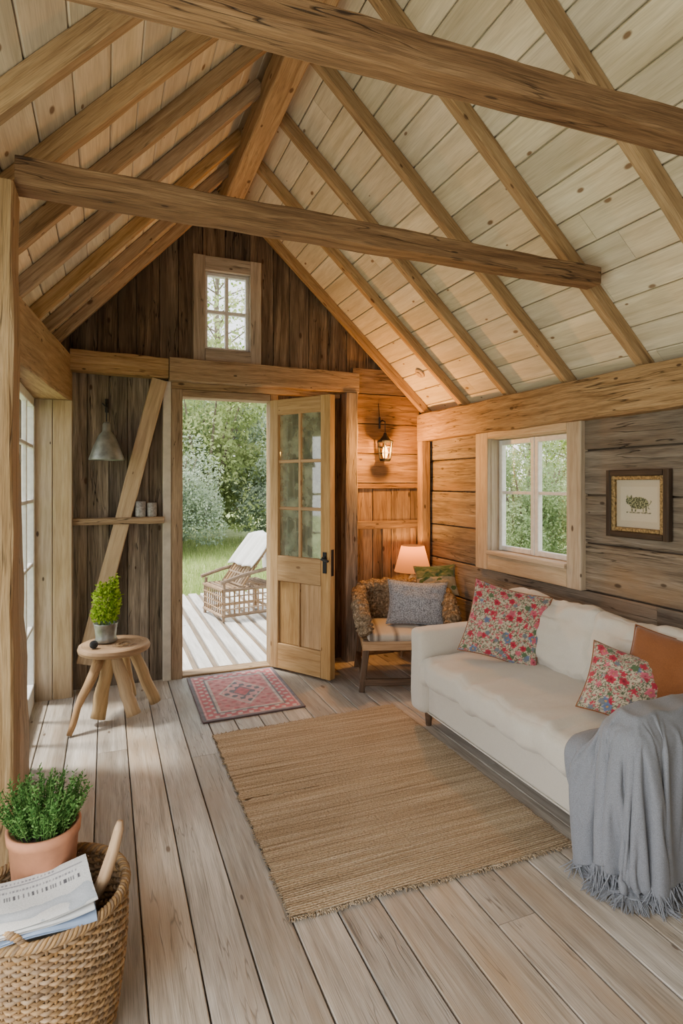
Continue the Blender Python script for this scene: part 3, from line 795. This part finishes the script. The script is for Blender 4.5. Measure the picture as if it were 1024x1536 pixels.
pillow('throw_pillow','soft grey knitted cushion on the corner armchair',F_grey,orient(wp(.10,-.02,.58),(-.40,-.85,.34),-3),.46,.34,.14)
def grnp(u,v):
    q=noise.noise(V((u*5,v*5,3)))
    if v>.55 or q>.25: return (.07,.11,.035) if q>-.15 else (.16,.16,.06)
    return (.38,.30,.18)
pillow('throw_pillow','green and tan patterned cushion leaning behind the grey one',F_vc,orient(wp(.29,.19,.715),(-.38,-.75,.5),4),.34,.27,.12,grnp,edge=F_weave)
# side table + lamp
st=thing('side_table','small round wooden side table under the glowing lamp','table',(2.44,4.38,0))
m=MB();m.lathe([(0,.47),(.12,.47),(.13,.48),(.13,.495),(.12,.505),(0,.505)],(2.44,4.38,0),28);m.build('table_top',W_stool,st)
for k in range(3):
    a=k*2*PI/3+.3;m=MB();m.tube([(2.44+.10*math.cos(a),4.38+.10*math.sin(a),0),(2.44+.05*math.cos(a),4.38+.05*math.sin(a),.475)],[.012,.016],10);m.build('leg',W_stool,st)
lp=thing('table_lamp','small table lamp with glowing peach shade beside the armchair','lamp',(2.44,4.38,.505))
m=MB();m.lathe([(0,.505),(.055,.505),(.06,.52),(.03,.54),(.045,.60),(.055,.65),(.03,.70),(.012,.72),(.012,.80),(0,.80)],(2.44,4.38,0),24);m.build('lamp_base',P_stone,lp,smooth=True)
ms,nt,out=nm('lamp_shade')
d=nt.nodes.new('ShaderNodeBsdfTranslucent');d.inputs[0].default_value=(.20,.085,.028,1);e=nt.nodes.new('ShaderNodeEmission');e.inputs[0].default_value=(1,.36,.10,1);e.inputs[1].default_value=.45
ad=nt.nodes.new('ShaderNodeAddShader');nt.links.new(d.outputs[0],ad.inputs[0]);nt.links.new(e.outputs[0],ad.inputs[1]);nt.links.new(ad.outputs[0],out.inputs[0])
m=MB();m.lathe([(.158,.745),(.098,.965)],(2.44,4.38,0),36);m.build('lamp_shade',ms,lp,smooth=True,recalc=False)
m=MB();m.lathe([(0,.80),(.02,.81),(.028,.84),(.02,.87),(0,.88)],(2.44,4.38,0),14);m.build('light_bulb',M_emit('bulb',(1,.6,.3),4),lp,smooth=True)
def pl(loc,e,c,r):
    l=bpy.data.lights.new('light','POINT');l.energy=e;l.color=c;l.shadow_soft_size=r;o=bpy.data.objects.new('light',l);o.location=loc;COL.objects.link(o);return o
pl((2.44,4.38,.93),10,(1,.48,.13),.03)
# lantern
ln=thing('wall_lantern','black iron lantern glowing on the boards right of the door','lantern',(2.22,YW-.14,1.70))
LX,LY=2.22,YW-.14
m=MB();m.lathe([(0,1.94),(.012,1.935),(.02,1.91),(.05,1.875),(.074,1.865),(.074,1.852),(.0,1.852)],(LX,LY,0),8);m.build('lantern_cap',P_iron,ln)
m=MB();m.lathe([(0,1.69),(.045,1.69),(.054,1.71),(0,1.712)],(LX,LY,0),8)
for k in range(6):
    a=k*PI/3;m.tube([(LX+.050*math.cos(a),LY+.050*math.sin(a),1.71),(LX+.068*math.cos(a),LY+.068*math.sin(a),1.86)],.0065,6)
for zz,r in ((1.76,.058),(1.81,.064)):
    m.tube([(LX+r*math.cos(a*PI/6),LY+r*math.sin(a*PI/6),zz) for a in range(12)],.004,5,closed=True)
m.build('lantern_cage',P_iron,ln)
m=MB();m.lathe([(0,1.715),(.014,1.72),(.022,1.75),(.024,1.775),(.015,1.81),(0,1.83)],(LX,LY,0),14);m.build('light_bulb',M_emit('flame',(1,.45,.10),16),ln,smooth=True)
m=MB();m.tube([(LX,LY,1.94),(LX,LY,2.03)],.004,6);m.tube([(LX,LY,2.03),(LX,LY+.06,2.05),(LX,YW-.03,2.03)],.005,6);m.tube([(LX,YW-.035,1.98),(LX,YW-.035,2.08)],.009,6);m.tube([(LX,YW-.03,2.08),(LX-.01,YW-.03,2.2)],.0025,5);m.build('lantern_bracket',P_iron,ln)
pl((LX,LY-.10,1.78),58,(1,.42,.08),.03)
# grey metal pendant lamp
pe=thing('pendant_lamp','grey metal cone lamp hanging on the plank wall at left','lamp',(.0,YW-.16,1.67))
m=MB();m.lathe([(.118,1.665),(.12,1.672),(.11,1.70),(.09,1.76),(.055,1.84),(.03,1.87),(.028,1.92),(.018,1.935),(.0,1.94)],(0,YW-.16,0),36)
m.lathe([(.116,1.665),(.105,1.70),(.085,1.76),(.05,1.835),(0,1.86)],(0,YW-.16,0),36);m.build('lamp_shade',P_enamel,pe,smooth=True)
m=MB();m.tube([(0,YW-.16,1.935),(0,YW-.16,2.04),(.0,YW-.10,2.08),(0,YW-.01,2.06)],.006,6);m.tube([(-.0,YW-.02,2.02),(-.0,YW-.02,2.12)],.013,6);m.tube([(0,YW-.16,2.04),(-.03,YW-.17,2.07)],.005,6)
m.build('lamp_bracket',P_iron,pe)
m=MB();m.lathe([(0,1.67),(.022,1.68),(.03,1.71),(.02,1.75),(.014,1.8),(0,1.8)],(0,YW-.16,0),14);m.build('light_bulb',P_white,pe,smooth=True)
# cups on shelf
for i,(x,r,h) in enumerate(((.235,.037,.115),(.315,.035,.105))):
    m=MB();m.lathe([(0,1.25),(r*.9,1.25),(r,1.26),(r*1.02,1.25+h),(r*.9,1.25+h),(r*.85,1.262),(0,1.262)],(x,YW-.052,0),24)
    tag(m.build('stoneware_cup',P_stone,smooth=True),('speckled grey cup on the wall shelf, left of the pair','speckled grey cup on the wall shelf, right of the pair')[i],'cup','cups on the wall shelf')
# ceiling boss
m=MB();m.M=orient((2.42,4.22,roofz(2.42)+.088),(-nR.x,0,-nR.z));m.lathe([(0,.02),(.022,.02),(.026,.012),(.045,.01),(.047,0),(0,0)],(0,0,0),24)
tag(m.build('ceiling_socket',W_pale,smooth=False),'small round socket on the sloping ceiling near the lantern','socket')
# picture
pc=thing('framed_picture','small animal drawing in a dark and gold frame on the right wall','picture',(XR,2.31,1.19))
xf=XR-.028;y0,y1,z0,z1=2.105,2.505,1.20,1.575
m=MB();w=.034
for (a,b,c_,d_) in ((y0,y0+w,z0,z1),(y1-w,y1,z0,z1)): m.bx(xf-.012,XR-.001,a,b,c_,d_,c=.006)
m.bx(xf-.012,XR-.001,y0+w,y1-w,z0,z0+w,c=.006);m.bx(xf-.012,XR-.001,y0+w,y1-w,z1-w,z1,c=.006);m.build('picture_frame',M_wood('frame_wood',(.015,.01,.007),(.045,.03,.02),(.09,.06,.04),knot=0,var=.1),pc)
m=MB();a0,a1,b0,b1=y0+w,y1-w,z0+w,z1-w;w=.022
for (a,b,c_,d_) in ((a0,a0+w,b0,b1),(a1-w,a1,b0,b1)): m.bx(xf-.004,XR-.002,a,b,c_,d_,c=.003)
m.bx(xf-.004,XR-.002,a0+w,a1-w,b0,b0+w,c=.003);m.bx(xf-.004,XR-.002,a0+w,a1-w,b1-w,b1,c=.003);m.build('gilt_slip',P_brass,pc)
def animal(u,v):
    x=(u-.5)*1.0;y=(v-.5)
    c=(.50,.43,.32) 
    if abs(x)>.40 or abs(y)>.36: return c
    c=(.55,.49,.37)
    n=noise.noise(V((x*34,y*34,0)))
    b=(x/.22)**2+((y-.02)/.125)**2
    hd=((x+.20)/.085)**2+((y-.06)/.08)**2
    leg=(-.16<x<-.125 or -.08<x<-.05 or .09<x<.12 or .155<x<.185) and -.17<y<0
    ear=((x+.25)/.02)**2+((y-.14)/.04)**2<1 or ((x+.16)/.02)**2+((y-.14)/.04)**2<1
    tail=abs(x-.24-.03*math.sin(y*30))<.01 and -.1<y<.08
    if b<1 or hd<1 or leg or ear or tail: return (.05,.06,.03) if n>-.05 else (.30,.30,.16)
    if -.20<y<-.165 and abs(x)<.27 and n>-.1: return (.13,.13,.08)
    return c
m=MB();m.grid(90,80,lambda u,v:(XR-.012,a1-w-(a1-a0-2*w)*(u),b0+w+(b1-b0-2*w)*v),animal);m.build('drawing',F_vc,pc,recalc=False)
# ------------------------------------------------------------------ stool and things on it
SX,SY=.045,4.03
sl=thing('rustic_stool','round wooden stool with thick splayed legs left of the doorway','stool',(SX,SY,0))
m=MB();m.lathe([(0,.415),(.20,.415),(.218,.425),(.222,.44),(.215,.458),(.20,.465),(0,.465)],(SX,SY,0),40,wob=.012);m.build('seat',W_stool,sl,smooth=False)
def leg(a,b,r0,r1,crook=0):
    a=V(a);b=V(b);pts=[];N=9
    for i in range(N+1):
        t=i/N;p=a.lerp(b,t)+noise.noise_vector(V((t*3+a.x*9,a.y*7,1)))*crook;pts.append(p)
    m=MB();m.tube(pts,[r0*(1-i/N)+r1*(i/N) for i in range(N+1)],9)
    for i in range(len(m.v)): m.v[i]=m.v[i]+noise.noise_vector(m.v[i]*14)*.006
    m.build('leg',W_pale if crook<.015 else W_stool,sl,smooth=True)
leg((-.215,3.77,.016),(-.03,3.95,.42),.016,.036,.018)
leg((-.055,3.90,.04),(.02,3.98,.42),.046,.038,.008)
leg((.155,3.86,.04),(.045,3.97,.42),.044,.036,.008)
leg((.305,4.06,.032),(.15,4.05,.42),.038,.036,.008)
leg((.16,4.25,.03),(.10,4.12,.42),.030,.03,.008)
pp=thing('potted_plant','bright lime green plant in a zinc pot on the stool','plant',(-.01,4.06,.465))
px_,py_=-.005,4.07
m=MB();m.lathe([(0,.467),(.055,.467),(.075,.478),(.062,.50),(.068,.55),(.074,.585),(.078,.592),(.07,.592),(.064,.57),(0,.565)],(px_,py_,0),28);m.build('pot',P_zinc,pp,smooth=True)
m=MB()
for k in range(16):
    a=RN.random()*6.28;r=RN.random()*.04;h=RN.uniform(.12,.26);b=V((px_+r*math.cos(a),py_+r*math.sin(a),.565));tt=b+V((math.cos(a)*.05*RN.random(),math.sin(a)*.05*RN.random(),h))
    m.tube([b,b.lerp(tt,.5),tt],[.002,.002,.0012],5)
m.build('stem',L_herb,pp)
m=MB()
for i in range(1300):
    t=RN.random();a=RN.random()*6.28
    lump=1+.35*noise.noise(V((math.cos(a)*1.5,math.sin(a)*1.5,t*4)))
    R0=.09*(1-.5*abs(t-.35))*math.sqrt(RN.random())*lump
    m.leaf((px_+.01*t+R0*math.cos(a),py_+R0*math.sin(a),.60+t*.25*lump),RN.uniform(.014,.028),.8,(math.cos(a)*.5,math.sin(a)*.5,.4))
m.build('leaves',L_lime,pp,recalc=False)
m=MB();bc=V((-.075,3.93,.492))
for k in range(26):
    q=Matrix.Rotation(k*.83,3,'X')@Matrix.Rotation(k*1.37,3,'Z')
    m.tube([bc+q@V((.022*math.cos(j*PI/8),.022*math.sin(j*PI/8),.003*math.sin(k))) for j in range(16)],.0035,5,closed=True)
tag(m.build('twine_ball',M_fabric('black_yarn',(.02,.02,.022))),'small black ball of yarn on the stool','ball')
m=MB()
for k in range(5):
    cx_,cy_,rr=.085+.012*k-.02,3.93+.008*math.sin(k*2),.032+.006*math.sin(k*3)
    m.tube([(cx_+rr*math.cos(j*PI/8),cy_+rr*.7*math.sin(j*PI/8),.470+.0015*k+.004*(1+math.sin(j*.8+k))) for j in range(16)],.0025,5,closed=True)
m.tube([(.11,3.93,.472),(.14,3.90,.474),(.16,3.94,.472),(.18,3.93,.472)],.0025,5)
tag(m.build('twig_coil',P_wick),'small coil of dry twigs lying on the stool','twigs')
# ------------------------------------------------------------------ basket
BX,BY=-.145,1.762
bk=thing('wicker_basket','big round wicker basket in the lower left corner','basket',(BX,BY,0))
m=MB();rows=38
def Rb(z): return .162+.033*math.sin(min(1,(z/.39))*PI*.62)
for k in range(rows):
    z=.010+k*.0098;R0=Rb(z);ph=PI*(k%2)
    pts=[];n=180
    for j in range(n):
        a=2*PI*j/n;r=R0+.006*math.sin(30*a+ph);pts.append((BX+r*math.cos(a),BY+r*math.sin(a),z+.0015*math.sin(a*3+k)))
    m.tube(pts,.0052,6,closed=True,rnd=RN.random())
m.build('woven_wall',P_wick,bk,smooth=True)
m=MB()
for j in range(60):
    a=2*PI*(j+.5)/60
    m.tube([(BX+Rb(z)*math.cos(a),BY+Rb(z)*math.sin(a),z) for z in [i*.0475 for i in range(9)]],.004,6)
m.lathe([(0,.004),(.157,.004),(.162,.012),(0,.014)],(BX,BY,0),32)
m.build('basket_stakes',P_wick,bk)
m=MB();Rr=.196
for s_ in range(4):
    pts=[]
    for j in range(240):
        a=2*PI*j/240;b=a*27+s_*PI/2;pts.append((BX+(Rr+.0085*math.cos(b))*math.cos(a),BY+(Rr+.0085*math.cos(b))*math.sin(a),.384+.0085*math.sin(b)))
    m.tube(pts,.0056,6,closed=True)
m.build('braided_rim',P_wick,bk,smooth=True)
m=MB()
ha=math.radians(-112)
for s_ in range(3):
    pts=[]
    for j in range(25):
        t=j/24;a=ha+(t-.5)*.5;b=t*26+s_*2.1;r=.198+.005*math.cos(b);pts.append((BX+r*math.cos(a),BY+r*math.sin(a),.385+.035*math.sin(PI*t)+.005*math.sin(b)))
    m.tube(pts,.005,6)
m.build('handle',P_wick,bk,smooth=True)
m=MB();m.M=Matrix.Translation((BX,BY,0))
for k in range(5): m.rbox((.004*math.sin(k*3),.0,.045+k*.066),(.22,.21,.064),.03,N=8,nz=.003)
tag(m.build('folded_cloth',F_cloth,smooth=True,weld=True),'folded cloths filling the wicker basket under the newspapers','cloth')
# terracotta herb
hp=thing('potted_herb','leafy green herb in a terracotta pot in the wicker basket','plant',(-.165,1.845,.375))
hx_,hy_=-.165,1.845
m=MB();m.lathe([(0,.378),(.078,.378),(.081,.385),(.090,.50),(.095,.502),(.097,.53),(.088,.53),(.084,.515),(0,.512)],(hx_,hy_,0),36);m.build('pot',P_terra,hp,smooth=True)
m=MB();m.lathe([(0,.516),(.083,.514)],(hx_,hy_,0),24);m.build('soil',P_soil,hp)
ms_=MB();ml=MB()
for k in range(170):
    a=RN.random()*6.28;r=math.sqrt(RN.random());b=V((hx_+r*.07*math.cos(a),hy_+r*.07*math.sin(a),.514));L=RN.uniform(.10,.18)*(1.05-.35*r)
    d=V((math.cos(a)*r*.55,math.sin(a)*r*.55,1)).normalized();tp=b+d*L
    ms_.tube([b,b.lerp(tp,.5)+V((0,0,.004)),tp],[.0014,.0012,.0008],4)
    for j in range(30):
        t=.15+.85*j/29;p=b.lerp(tp,t);aa=j*2.4;ml.leaf(p,RN.uniform(.008,.015),.42,(math.cos(aa)*.9,math.sin(aa)*.9,.8))
ms_.build('stem',L_herb,hp);ml.build('leaves',L_herb,hp,recalc=False)
# newspapers
def paper(seed):
    def cf(u,v):
        c=(.66,.66,.64)
        if seed==0:
            if .60<v<.72 and .06<u<.92:
                k=math.sin(u*150)+math.sin(u*260+1)
                if k>.1 and .62<v<.70: return (.08,.08,.09)
            if .76<v<.80 and .05<u<.9 and math.sin(u*210)>-.2: return (.25,.25,.27)
            if .86<v<.88 and .05<u<.95: return (.3,.3,.32)
            if .90<v<.94 and .1<u<.7 and math.sin(u*180)>0: return (.25,.25,.27)
            if v<.5:
                n=noise.noise(V((u*4,v*5,1)))
                if n>.0 : return (.40+.3*n,.44+.3*n,.48+.3*n)
        return c
    return cf
for i,(cx_,cy_,z,rot,tl,lab,mt) in enumerate(((-.160,1.655,.410,6,6,'blue grey folded newspaper, lowest of the pile in the basket',M_plain('blue_paper',(.24,.32,.46),.8,nz=.1)),(-.17,1.665,.420,10,6,'white folded newspaper between the blue one and the top one',M_plain('white_paper',(.60,.61,.61),.8,nz=.05)),(-.165,1.675,.431,12,8,'white newspaper with a printed heading, topmost in the basket',F_vc))):
    m=MB();m.M=Matrix.Translation((cx_,cy_,z))@Matrix.Rotation(math.radians(rot),4,'Z')@Matrix.Rotation(math.radians(tl),4,'X')
    wv=lambda u,v:.006*math.sin(u*5+i)+.004*math.sin(v*6+i)
    for q in range(2):
        m.grid(90,80,lambda u,v:((u-.5)*.26,(v-.5)*.17+q*.002,wv(u,v)+q*.0022*(1+.8*math.sin(u*4+v*3))),paper(0) if q==1 else paper(1))
    m.tube([((-.130),(-.085+.17*j/8),wv(0,j/8)+.002) for j in range(9)],.003,6)
    tag(m.build('newspaper',mt,smooth=True,recalc=False),lab,'newspaper','newspapers in the wicker basket')
m=MB();m.tube([(-.045,1.735,.33),(-.005,1.715,.42),(.018,1.70,.50),(.031,1.695,.555),(.034,1.695,.575)],[.015,.017,.015,.013,.008],14)
tag(m.build('wooden_handle',W_stool,smooth=True),'wooden tool handle sticking out of the wicker basket','handle')
# ------------------------------------------------------------------ outdoors
m=MB();mb2=MB();x=-1.6
while x<3.6:
    m.bx(x+.004,x+.115,YW+.12,8.2,-.07,-.03,ax='y',c=.004);mb2.bx(x+.119,x+.160,YW+.12,8.15,-.08,-.042,ax='y',c=.003);x+=.165
mb2.bx(-1.6,3.6,YW+.1,8.15,-.22,-.16)
dk=struct(m.build('deck',W_deck),'pale grey boarded deck outside the door','deck')
struct(mb2.build('deck_strips',W_deckb,dk))
m=MB()
m.grid(40,40,lambda u,v:(-25+u*60,-12+v*60,-.24+.25*noise.noise(V((u*8,v*8,0)))*(1 if v>.45 else 0)))
struct(m.build('ground',G_ground,smooth=True),'meadow ground','ground')
m=MB()
for i in range(22000):
    y=8.3+9.5*RN.random()**1.6;x=y*RN.uniform(.04,.32);L=RN.uniform(.05,.16)
    p=V((x,y,-.2));a=RN.random()*6.28;tp=p+V((math.cos(a)*L*.4,math.sin(a)*L*.4,L));w_=V((math.sin(a),-math.cos(a),0))*.006
    ids=[m.av(p-w_),m.av(p+w_),m.av(tp)];m.face(ids,[(0,0),(1,0),(.5,1)],RN.random())
tag(m.build('meadow_grass',L_grass,recalc=False),'sunlit meadow grass beyond the deck','grass',kind='stuff')
def shrub_proto(n,blobs,size,seed):
    m=MB();R=random.Random(seed);bl=[]
    for _ in range(blobs):
        bl.append((V((R.uniform(-1.3,1.3),R.uniform(-1.0,1.0),R.uniform(.4,3.0))),R.uniform(.35,.85)))
    for i in range(n):
        c,r=bl[i%blobs];d=V((RN.gauss(0,1),RN.gauss(0,1),RN.gauss(0,1))).normalized();rr=r*(.75+.3*RN.random())
        p=c+d*rr;p.z=max(p.z,.02)
        sh=.12+.60*(d.z*.5+.5)+.28*RN.random()  # shading painted into leaf tone: clump tops lighter, undersides darker
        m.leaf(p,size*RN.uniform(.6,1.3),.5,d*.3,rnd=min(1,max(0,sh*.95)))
    return m
lab=[('dense grey green bush straight beyond the doorway',2.5,16.6,0,1.3,1),('leafy bush at the right of the doorway view',5.0,15.6,2,1.0,2),('tall bush at the left side of the doorway view',.2,17.2,4,1.5,0),('farther bush filling the gap between the doorway bushes',3.9,19.8,1,1.85,1),('bush below the right window',7.2,8.6,3,.62,0),('leafy bush farther out in the right window',10.2,11.2,5,.8,1),('bush outside the tall left window',-2.6,14.5,2.5,1.0,0),('bush behind the right window trees',13.2,9.6,.7,1.0,0),('low silvery bush in front of the doorway bushes',1.3,14.2,3.3,.72,2)]
pb=None
for i,(lb,x,y,rz,sc,mt) in enumerate(lab):
    if pb is None:
        r=thing('garden_bush',lb,'bush',(0,0,-.2),'bushes around the cottage')
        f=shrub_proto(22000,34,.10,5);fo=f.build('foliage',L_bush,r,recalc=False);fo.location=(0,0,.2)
        m=MB()
        for k in range(9):
            a=k*.7;m.tube([(.1*math.cos(a),.1*math.sin(a),0),(.5*math.cos(a),.5*math.sin(a),1.4),(1.0*math.cos(a),.8*math.sin(a),2.8)],[.05,.035,.015],6)
        br=m.build('branches',B_bark,r);br.location=(0,0,.2);pb=r;kids=[fo,br]
    else:
        r=pb.copy();COL.objects.link(r);r['label']=lb
        kids=[]
        for ch in list(pb.children):
            c=ch.copy();COL.objects.link(c);c.parent=r;kids.append(c)
    for c in kids:
        if c.name.startswith('foliage'):
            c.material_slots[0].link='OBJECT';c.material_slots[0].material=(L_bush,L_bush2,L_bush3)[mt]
    r.location=(x,y,-.2);r.rotation_euler=(0,0,rz);r.scale=(sc,sc,sc)
tp_=None
for i,(lb,x,y,rz,H) in enumerate((('tall thin tree seen through the gable window',4.0,22.5,0,1.55),('slim tree, left one in the right window',7.0,9.6,1,.8),('slim tree, right one in the right window',9.0,9.0,2.2,.9),('tree far behind in the right window',12.0,14.2,3,1.1))):
    if tp_ is None:
        r=thing('slim_tree',lb,'tree',(0,0,-.2),'slim trees around the cottage')
        m=MB();m.tube([(0,0,0),(.05,.02,2.5),(-.05,0,5),(.05,.05,8)],[.10,.085,.06,.02],9);ml=MB()
        for k in range(50):
            z=1.8+k*.12;a=k*2.4;L=(1.9-.18*abs(z-4))*RN.uniform(.6,1)
            e=V((math.cos(a)*L,math.sin(a)*L,z+L*.45));m.tube([(0,0,z),e*.5+V((0,0,z*.5+.1)),e],[.022,.014,.005],5)
            for j in range(60):
                t=RN.uniform(.3,1.05);p=V((0,0,z)).lerp(e,t)+V((RN.gauss(0,.13),RN.gauss(0,.13),RN.gauss(0,.13)));ml.leaf(p,RN.uniform(.06,.12),.6)
        a=m.build('trunk',B_bark,r);a.location=(0,0,.2);a=ml.build('foliage',L_tree,r,recalc=False);a.location=(0,0,.2);tp_=r
    else:
        r=tp_.copy();COL.objects.link(r);r['label']=lb
        for ch in list(tp_.children):
            c=ch.copy();COL.objects.link(c);c.parent=r
    r.location=(x,y,-.2);r.rotation_euler=(0,0,rz);r.scale=(H,H,H)
# deck chair
dc=thing('deck_chair','weathered wicker lounge chair with white cover on the deck','chair',(1.46,6.75,-.03))
MD=Matrix.Translation((1.46,6.75,-.03))@Matrix.Rotation(math.radians(12),4,'Z')
for sx in (-1,1):
    for sy in (-1,1):
        m=MB();m.M=MD;m.tube([(sx*.33,sy*.28,0),(sx*.32,sy*.27,.36 if sx>0 else .42)],.019,8);m.build('leg',P_bamboo,dc)
m=MB();m.M=MD
for z in (.06,.34):
    m.tube([(-.34,-.29,z),(.34,-.29,z)],.018,8);m.tube([(-.34,.29,z),(.34,.29,z)],.018,8);m.tube([(-.34,-.29,z),(-.34,.29,z)],.018,8);m.tube([(.34,-.29,z),(.34,.29,z)],.018,8)
for i in range(12):
    x=-.32+i*.058;m.tube([(x,-.29,.06),(x,-.29,.34)],.010,6);m.tube([(x,-.28,.35),(x,.28,.35)],.014,6)
for i in range(10):
    y=-.27+i*.06;m.tube([(-.34,y,.06),(-.34,y,.34)],.009,6)
for z in (.13,.20,.27): m.tube([(-.34,-.295,z),(.34,-.295,z)],.008,6);m.tube([(-.345,-.29,z),(-.345,.29,z)],.008,6)
m.build('seat_frame',P_bamboo,dc)
m=MB();m.M=MD
for i in range(9):
    y=-.27+i*.0675;m.tube([(-.10,y,.37),(.30,y,.90)],.014,6)
for t in (0,.2,.4,.6,.8,1): m.tube([(-.10+.40*t,-.29,.37+.53*t),(-.10+.40*t,.29,.37+.53*t)],.014,8)
m.build('backrest',P_bamboo,dc)
for sy in (-1,1):
    m=MB();m.M=MD;m.tube([(-.37,sy*.30,.43),(-.1,sy*.30,.50),(.28,sy*.30,.56)],.022,8);m.build('armrest',P_bamboo,dc)
def cover(u,v):
    # loose cloth laid over the top of the backrest
    s=(v-.45)*1.0;y=(u-.5)*.60*(1+.05*math.sin(v*9));w=.018*math.sin(u*17+v*3)+.010*math.sin(u*31+v*8)
    if s<0: x,z=.30+s*.60-.035+w,.92+s*.80+.01
    else: x,z=.33+.10*math.sin(min(s*6,1.57))+w,.93-s*.85
    return (x,y,z+.01*math.sin(u*11))
m=MB();m.M=MD;m.grid(40,40,cover)
m.build('back_cover',M_fabric('white_cover',(.68,.665,.63)),dc,smooth=True,recalc=False,solid=.012)
# ------------------------------------------------------------------ light
w=bpy.data.worlds.new('World');bpy.context.scene.world=w;w.use_nodes=True;nt=w.node_tree
bg=nt.nodes['Background'];tc=nt.nodes.new('ShaderNodeTexCoord');sp=nt.nodes.new('ShaderNodeSeparateXYZ');nt.links.new(tc.outputs['Generated'],sp.inputs[0])
c=ramp(nt,[(0,(1,.985,.96)),(.5,(.86,.92,1.0))],sp.outputs[2]);nt.links.new(c,bg.inputs[0]);bg.inputs[1].default_value=3.3
s=bpy.data.lights.new('sun','SUN');s.energy=8.5;s.angle=math.radians(8);s.color=(1,.95,.86);so_=bpy.data.objects.new('sun',s);COL.objects.link(so_)
so_.rotation_euler=V((.42,-.16,-.88)).to_track_quat('-Z','Y').to_euler()
def area(loc,d,sx,sy,e,c):
    a=bpy.data.lights.new('fill_light','AREA');a.shape='RECTANGLE';a.size=sx;a.size_y=sy;a.energy=e;a.color=c
    ao=bpy.data.objects.new('fill_light',a);COL.objects.link(ao);ao.location=loc;ao.rotation_euler=V(d).to_track_quat('-Z','Z').to_euler()
area((-.66,.45,1.2),(1,.15,.0),2.4,1.6,56,(1,.97,.92))  # added unseen fill, set in the wall gap left open for side light
area((.9,-1.2,1.5),(.12,1,.0),2.4,1.8,7,(1,.95,.87))  # added unseen fill behind the camera, no window in that wall
# camera
cd=bpy.data.cameras.new('Camera');cam=bpy.data.objects.new('Camera',cd);COL.objects.link(cam)
cam.location=(0,0,1.5);cam.rotation_euler=(math.radians(90),0,math.radians(-22.1))
cd.sensor_width=36;cd.lens=867/1536*36;cd.shift_y=-43/1536;cd.clip_start=.02
bpy.context.scene.camera=cam
